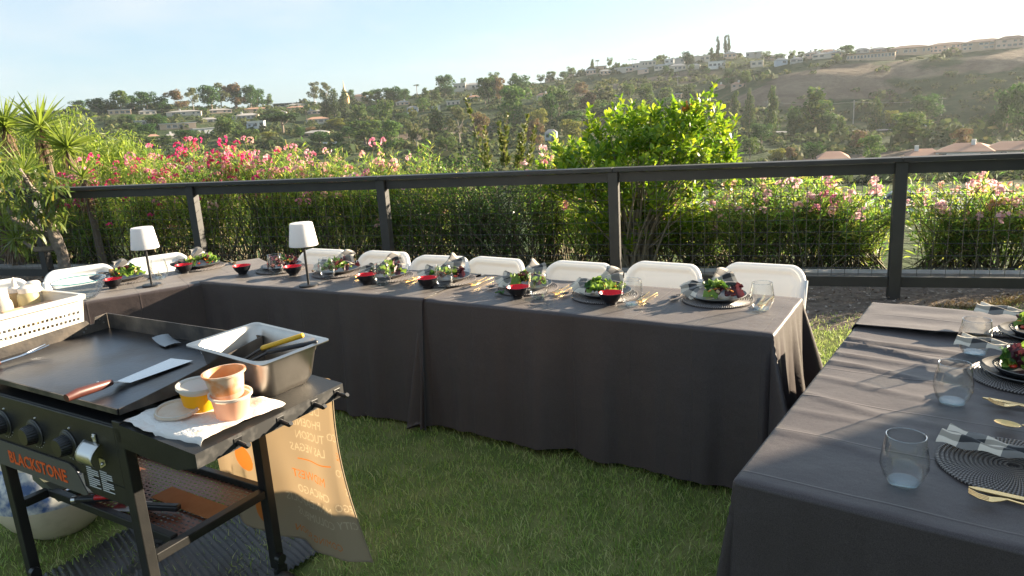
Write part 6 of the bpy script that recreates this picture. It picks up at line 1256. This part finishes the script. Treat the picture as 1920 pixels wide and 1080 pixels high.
# things on the lower shelf
cb_o = link_mesh('cardboard_sheet', MB().box((0, 0, 0), (0.34, 0.085, 0.003)).mesh('cardboard_sheet', mat('cardboard', (0.42, 0.19, 0.07), 0.85, var=(0.36, 0.15, 0.05), vscale=14), False), None, P_(-0.205, 0.295, 0.4245), (0, 0, GANG - 0.02))
tag(cb_o, 'orange-brown cardboard strip lying on the perforated lower shelf', 'cardboard')
kn = thing('shelf_scraper', 'black-handled scraper lying on the lower shelf behind the front leg', 'scraper', P_(-0.30, 0.20, 0.432), GANG + 0.35)
MB().box((0.05, 0, 0.006), (0.14, 0.028, 0.022)).build('handle', blk, kn, True, bevel=0.006); MB().box((-0.07, 0.0, 0.002), (0.12, 0.07, 0.003)).build('blade', mat('copper_lit_steel', (0.5, 0.46, 0.42), 0.3, metal=1.0), kn, False)
rk = thing('pocket_knife', 'red and black folding knife with silver butt at the front of the lower shelf', 'knife', P_(-0.50, 0.155, 0.446), GANG + 0.55)
MB().box((0.0, 0, 0.0), (0.19, 0.026, 0.022)).build('black_body', blk, rk, True, bevel=0.007); MB().box((0.03, -0.008, 0.008), (0.11, 0.018, 0.016)).build('red_inlay', mat('red_plastic', (0.60, 0.015, 0.02), 0.35), rk, True, bevel=0.006)
MB().lathe([(0, 0), (0.013, 0), (0.013, 0.014), (0, 0.016)], 16).build('silver_butt', silver, rk, True, (-0.094, 0, 0), (0, -pi / 2, 0))
fz = fnoise(8)
wad = MB().grid(lambda u, v: ((0.055 + 0.012 * sin(u * 25 + v * 9)) * cos(2 * pi * u) * sin(pi * v) * 1.25, (0.04 + 0.01 * sin(u * 19 + v * 14)) * sin(2 * pi * u) * sin(pi * v), 0.03 - 0.032 * cos(pi * v) * (1 + 0.25 * sin(u * 31))), 22, 12)
tag(wad.build('paper_wad', mat('tissue_wad', (0.74, 0.64, 0.54), 0.9, trans=0.1), None, True, P_(-0.605, 0.185, 0.44), (0.1, 0, GANG + 0.3), ang=25), 'crumpled paper wad behind the red and black knife', 'paper wad')

# ------------------------------------------------------------------ basket with squeeze bottles
bkm = mat('basket_plastic', (0.64, 0.615, 0.565), 0.4, trans=0.08)
bx, by, bzz = -1.285, 0.305, 0.892
BK = thing('plastic_basket', 'white perforated plastic basket of sauce bottles on the left griddle shelf', 'basket', P_(bx, by, bzz), GANG + radians(2))
BW, BD, BH = 0.42, 0.44, 0.165    # BW along u, BD along v; the perforated side faces the cook plate
def rowwall(face, nm):
    # wall with two rows of square holes, slight outward taper; face=(sign, axis)
    mb = MB(); sgn, axx = face; Ln_ = BD if axx == 'x' else BW; n_ = 22; cw_ = (Ln_ - 0.03) / n_; zl = [0.0, 0.060, 0.080, 0.088, 0.108, BH]
    def pt(s, z):
        tp = 1.0 + 0.10 * z / BH
        return (sgn * BW / 2 * (0.93 + 0.07 * z / BH), s * (0.93 + 0.07 * z / BH), z) if axx == 'x' else (s * (0.93 + 0.07 * z / BH), sgn * BD / 2 * (0.93 + 0.07 * z / BH), z)
    ss_ = [-Ln_ / 2] + [-Ln_ / 2 + 0.015 + i * cw_ for i in range(n_ + 1)] + [Ln_ / 2]
    for j in range(len(zl) - 1):
        for i in range(len(ss_) - 1):
            a_, b_, c_, d_ = ss_[i], ss_[i + 1], zl[j], zl[j + 1]
            if j in (1, 3) and 1 <= i <= n_:
                h = 0.0058; mc, mz = (a_ + b_) / 2, (c_ + d_) / 2
                mb.add([pt(a_, c_), pt(b_, c_), pt(b_, d_), pt(a_, d_), pt(mc - h, mz - h), pt(mc + h, mz - h), pt(mc + h, mz + h), pt(mc - h, mz + h)], [(0, 1, 5, 4), (1, 2, 6, 5), (2, 3, 7, 6), (3, 0, 4, 7)])
            else: mb.add([pt(a_, c_), pt(b_, c_), pt(b_, d_), pt(a_, d_)], [(0, 1, 2, 3)])
    return mb.build(nm, bkm, BK, False, solid=0.003)
rowwall((1, 'x'), 'perforated_side'); rowwall((-1, 'x'), 'perforated_side'); rowwall((1, 'y'), 'perforated_end'); rowwall((-1, 'y'), 'perforated_end')
MB().box((0, 0, 0.003), (BW * 0.925, BD * 0.925, 0.004)).build('bottom', bkm, BK, False)
rm = MB(); q = []
for ins, z in ((0.0, BH - 0.012), (0.014, BH - 0.014), (0.016, BH + 0.002), (-0.001, BH + 0.004), (-0.004, BH - 0.002)): q += [(x, y, z) for x, y in rrect(BW + 2 * ins, BD + 2 * ins, 0.03, 6)]
m_ = 28; rm.add(q, [(i * m_ + k, i * m_ + (k + 1) % m_, (i + 1) * m_ + (k + 1) % m_, (i + 1) * m_ + k) for i in range(4) for k in range(m_)]); rm.build('rim', bkm, BK, True, solid=0.002)
card = MB().box((0.0, 0.0, 0), (0.20, 0.20, 0.004)); tag(card.build('brown_card', mat('kraft_card', (0.50, 0.33, 0.22), 0.8), None, False, P_(-1.22, 0.42, bzz + 0.118), (0.0, 0.10, GANG)), 'brown card lying in the basket beside the bottles', 'card')
def bottle(u, v, h, r, label, body, cap, nozzle=True, tilt=(0, 0)):
    o = thing('squeeze_bottle', label, 'bottle', P_(u, v, bzz + 0.012), rot=(tilt[0], tilt[1], GANG), group='squeeze bottles in the basket')
    MB().lathe([(0, 0), (r * 0.95, 0), (r, 0.006), (r, h * 0.78), (r * 0.93, h * 0.86), (r * 0.72, h * 0.92)], 32).build('bottle_body', body, o)
    MB().lathe([(r * 0.74, h * 0.905), (r * 0.78, h * 0.91), (r * 0.78, h * 1.02), (r * 0.6, h * 1.05), (0, h * 1.055)], 32).build('cap', cap, o)
    if nozzle: MB().lathe([(r * 0.42, h * 1.05), (r * 0.3, h * 1.13), (r * 0.13, h * 1.27), (0, h * 1.28)], 20).build('nozzle', cap, o)
capw = mat('cap_white', (0.66, 0.59, 0.52), 0.45); bw1 = mat('milky_bottle', (0.62, 0.59, 0.52), 0.35, trans=0.3); byl = mat('pale_yellow_bottle', (0.62, 0.52, 0.28), 0.35, trans=0.35); bam = mat('amber_bottle', (0.54, 0.36, 0.16), 0.35, trans=0.3)
bottle(-1.36, 0.455, 0.185, 0.042, 'squeeze bottle of pale yellow sauce, rightmost in the basket', byl, capw, False, (0.03, 0.02))
bottle(-1.41, 0.505, 0.19, 0.036, 'clear-capped squeeze bottle behind the pale yellow one', bw1, capw, False)
bottle(-1.425, 0.43, 0.18, 0.034, 'amber squeeze bottle with pointed white nozzle in the basket', bam, capw, True, (-0.05, -0.03))
bottle(-1.345, 0.345, 0.175, 0.036, 'milky white squeeze bottle left of the amber one', bw1, capw, False, (0, -0.04))
bottle(-1.29, 0.265, 0.135, 0.037, 'short white bottle nearest the left picture edge', mat('opaque_white_bottle', (0.64, 0.61, 0.57), 0.4), capw, False)
bottle(-1.445, 0.36, 0.18, 0.034, 'squeeze bottle with pointed white nozzle farthest back in the basket', bw1, capw, True, (0.05, 0))

# ------------------------------------------------------------------ ground things: mat, pot
fm = fnoise(21)
def mat_pt(u, v):
    x = -0.98 + 0.92 * u; y = -0.75 + 1.49 * v + 0.05 * u; z = 0.012 + 0.014 * (fm(x * 0.7 + y * 0.35) + 1) * (0.4 + 0.6 * u) + 0.02 * exp(-((x + 0.52 + 0.3 * y) / 0.05) ** 2)
    return (x, y, z + 0.0055 * sin(2 * pi * (y * 0.9 + x * 0.28) / 0.024))
matm = mat('black_rubber', (0.020, 0.020, 0.022), 0.38, spec=0.6, var=(0.05, 0.045, 0.042), vscale=4)
tag(MB().grid(mat_pt, 60, 420).build('rubber_mat', matm, None, True, (GO[0], GO[1], 0), (0, 0, GANG), ang=180), 'black ribbed rubber mat on the grass under the griddle', 'mat')
pot = thing('ceramic_pot', 'blue and cream painted ceramic pot on the grass behind the griddle', 'pot', P_(-1.31, 0.37, 0.0), 0.4)
cream = mat('cream_ceramic', (0.66, 0.56, 0.40), 0.4, var=(0.50, 0.42, 0.28), vscale=14, contrast=(0.5, 0.85)); blu = mat('blue_glaze', (0.05, 0.10, 0.24), 0.35, var=(0.62, 0.60, 0.55), vscale=18, contrast=(0.42, 0.62), vdetail=8)
MB().lathe([(0.0, 0.0), (0.11, 0.0), (0.135, 0.02), (0.20, 0.085), (0.245, 0.165), (0.252, 0.20)], 56).build('cream_base', cream, pot)
MB().lathe([(0.2525, 0.2005), (0.253, 0.24), (0.240, 0.30), (0.215, 0.345), (0.19, 0.365)], 56).build('blue_band', blu, pot)
MB().lathe([(0.19, 0.3655), (0.175, 0.38), (0.15, 0.382), (0.14, 0.37), (0.14, 0.30)], 56).build('rim', cream, pot)

# ------------------------------------------------------------------ cloth banner hanging from the back of the side shelf
def cloth_pr(nm, c, tr_, tcol): return mat(nm, c, 0.9, trans=tr_, transcol=tcol, bump=0.3, bscale=300, bdist=0.001)
ban_m = cloth_pr('tan_cloth', (0.33, 0.265, 0.18), 0.38, (0.33, 0.235, 0.135)); bin_m = cloth_pr('cloth_print', (0.48, 0.41, 0.30), 0.42, (0.46, 0.345, 0.205)); bor_m = cloth_pr('cloth_print_orange', (0.55, 0.18, 0.04), 0.42, (0.46, 0.135, 0.02))
BN = thing('printed_cloth', 'tan printed cloth with mirrored city names hanging at the back of the griddle', 'cloth', (GO[0], GO[1], 0), GANG)
BX0, BX1 = -0.47, 0.32
def bsurf(x, d, off=0.0):
    """x along the shelf, d drop from the top edge (0..0.7)"""
    y = 0.585 + 0.022 * sin(x * 15 + 0.6 + d * 2.5) * (0.25 + d) + 0.010 * sin(x * 34 - d * 5) * d + 0.02 * d + off
    if x > 0.25: y -= 0.05 * ((x - 0.25) / 0.07) ** 1.5 * (1 - d * 1.1)
    z = 0.862 - 0.03 * sin(max(0, min(1, (x - BX0) / (BX1 - BX0))) * pi) - d * (1.0 + 0.055 * (x - 0.0))
    return (x + max(0, x) * (0.42 * (d - 0.32) ** 2 * 2.2 - 0.10), y, z)
# print: one woven sheet whose threads are dyed where letters stand, letters read mirrored from this side
from mathutils.bvhtree import BVHTree
PRINTS = []
def bprint(txt, x, d, size, mi):
    me = text_mesh(txt, size, ban_m, 0.0); V_ = [(x - v.co.x, d - v.co.y, 0.0) for v in me.vertices]
    PRINTS.append((BVHTree.FromPolygons(V_, [tuple(q.vertices) for q in me.polygons]), min(v[0] for v in V_), max(v[0] for v in V_), min(v[1] for v in V_), max(v[1] for v in V_), mi)); bpy.data.meshes.remove(me)
bprint('SPIRIT', 0.225, 0.075, 0.050, 1)
for i, tx in enumerate(('DENVER', 'PHOENIX', 'TUCSON', 'LAS VEGAS')): bprint(tx, 0.20 + (0.014 if i > 1 else 0), 0.145 + i * 0.052, 0.046, 1)
bprint('MIDWEST', 0.195, 0.415, 0.050, 2)
for i, tx in enumerate(('CHICAGO', 'MINNEAPOLIS', 'COLUMBUS')): bprint(tx, 0.205, 0.475 + i * 0.054, 0.046, 1)
bprint('COMING SOON', 0.22, 0.665, 0.040, 2)
for i, tx in enumerate(('SCO', 'SE', 'TO', 'S', 'EGO', 'CITY')): bprint(tx, 0.310, 0.235 + i * 0.068, 0.042, 2 if i == 1 else 1)
NU, NV = 330, 290; bm_ = MB().grid(lambda u, v: bsurf(BX0 + (BX1 - BX0) * u, 0.70 * v), NU, NV)
bo_ = bm_.build('cloth_panel', ban_m, BN, True, ang=180); bo_.data.materials.append(bin_m); bo_.data.materials.append(bor_m)
ix = np.zeros(NU * NV, np.int32)
for j in range(NV):
    d_ = 0.70 * (j + 0.5) / NV
    for i in range(NU):
        x = BX0 + (BX1 - BX0) * (i + 0.5) / NU
        for bv_, xa, xb, da, db, mi in PRINTS:
            if xa <= x <= xb and da <= d_ <= db and bv_.ray_cast((x, d_, 1), (0, 0, -1), 2)[0] is not None: ix[j * NU + i] = mi
        if 0.02 < x < 0.235 and (0.094 < d_ < 0.1 or 0.330 < d_ < 0.336): ix[j * NU + i] = 2
        if hypot((x + 0.27) / 0.06, (d_ - 0.40) / 0.05) < 1 or hypot((x + 0.20) / 0.04, (d_ - 0.60) / 0.06) < 1: ix[j * NU + i] = 2
bo_.data.polygons.foreach_set('material_index', ix)
for d_ in (0.699,): MB().tube([bsurf(BX0 + (BX1 - BX0) * i / 40, d_) for i in range(41)], 0.003, 5).build('hem', ban_m, BN)
MB().tube([bsurf(BX1 - 0.002, 0.70 * i / 30) for i in range(31)], 0.003, 5).build('hem', ban_m, BN)
# ================================================================== SMALL FAR THINGS
pole_m = mat('utility_pole', (0.34, 0.31, 0.28), 0.9)
PT = []
for i, (az, r, h) in enumerate(((19.6, 312, 10.0), (25.3, 315, 8.8), (30.6, 318, 7.5), (13.3, 420, 6.0))):
    x, y = polar(az, r); z = float(terr(x, y)); o = thing('utility_pole', 'wooden utility pole ' + ('left of the big pine at the canyon road', 'between the big pine and the slender pine above the road', 'above the parked car on the canyon road', 'beside the tan houses above the bright shrub')[i], 'utility pole', (x, y, z), -radians(az), group='utility poles on the far hillside')
    MB().tube([(0, 0, -0.5), (0, 0, h)], [0.26, 0.2], 6).build('pole', pole_m, o); MB().box((0, 0, h - 0.7), (2.4, 0.2, 0.22)).build('crossarm', pole_m, o, False)
    PT.append((x, y, z + h - 0.6))
wire = MB()
for a_, b_ in ((0, 1), (1, 2)):
    A = Vector(PT[a_]); B = Vector(PT[b_]); wire.tube([A.lerp(B, t_ / 10) - Vector((0, 0, 5.5 * (t_ / 10) * (1 - t_ / 10) * 0.7)) for t_ in range(11)], 0.05, 4)
tag(wire.build('power_line', pole_m), 'power line strung along the canyon road poles', 'cable')
def far_car(az, r, rz, col, label, lift=0.12):
    x, y = polar(az, r); o = thing('parked_car', label, 'car', (x, y, max(float(terr(x, y)), float(terr(x * .99, y * .99))) + lift), rz)
    body = [(-2.2, 0.35), (-2.25, 0.75), (-1.5, 0.92), (-0.85, 1.38), (0.75, 1.42), (1.45, 0.98), (2.15, 0.8), (2.25, 0.4)]
    mb = MB(); k = len(body); mb.add([(px, -0.85, pz_) for px, pz_ in body] + [(px, 0.85, pz_) for px, pz_ in body], [tuple(range(k)), tuple(range(k, 2 * k))[::-1]] + [(i, k + i, k + (i + 1) % k, (i + 1) % k) for i in range(k)]); mb.build('body', mat('car_' + col[0], col[1], 0.25, spec=0.7), o, False, bevel=0.08)
    w_ = [(-1.35, 0.93), (-0.8, 1.3), (0.7, 1.33), (1.3, 0.97)]
    for s_ in (-1, 1): MB().add([(px, s_ * 0.862, pz_) for px, pz_ in w_], [(0, 1, 2, 3)]).build('side_window', HM['glass'], o, False)
    wm = MB().lathe([(0, -0.1), (0.32, -0.1), (0.34, 0.0), (0.32, 0.1), (0, 0.1)], 16).mesh('wheel', knobm)
    for sx in (-1.35, 1.4):
        for s_ in (-1, 1): link_mesh('wheel', wm, o, (sx, s_ * 0.80, 0.34), (pi / 2, 0, 0))
far_car(29.9, 301, -radians(29.9), ('silver', (0.45, 0.47, 0.5)), 'silver car parked on the canyon road on the far slope', 0.2)
far_car(28.6, 74, -radians(26), ('dark', (0.06, 0.08, 0.11)), 'dark car parked on the street below, seen right of the fence post', 0.15)
x, y = -97.0, 472.0; sp_o = thing('church_spire', 'small orange tower with a thin spire on the skyline', 'tower', (x, y, float(terr(x, y))), 0)
MB().box((0, 0, 2.5), (4.5, 4.5, 9)).build('tower', mat('orange_stucco', (0.66, 0.36, 0.14), 0.8), sp_o, False); MB().lathe([(2.4, 7), (0.35, 12.5), (0.0, 17)], 8).build('spire', mat('gold_spire', (0.6, 0.42, 0.14), 0.5), sp_o)
# ================================================================== HAZE
zlow = float(Z.min())
hz_m = bpy.data.materials.new('haze'); hz_m.use_nodes = True; t = hz_m.node_tree; t.nodes.clear()
pv = t.nodes.new('ShaderNodeVolumePrincipled'); pv.inputs['Color'].default_value = (0.90, 0.95, 1.0, 1); pv.inputs['Density'].default_value = 0.00013; pv.inputs['Anisotropy'].default_value = 0.4
om = t.nodes.new('ShaderNodeOutputMaterial'); t.links.new(pv.outputs['Volume'], om.inputs['Volume'])
hb = MB().box((0, 0, (zlow - 1.2 + 64) / 2), (1960, 1960, 64 - (zlow - 1.2))).build('haze', hz_m, None, False); hb['kind'] = 'stuff'
bpy.context.view_layer.update()
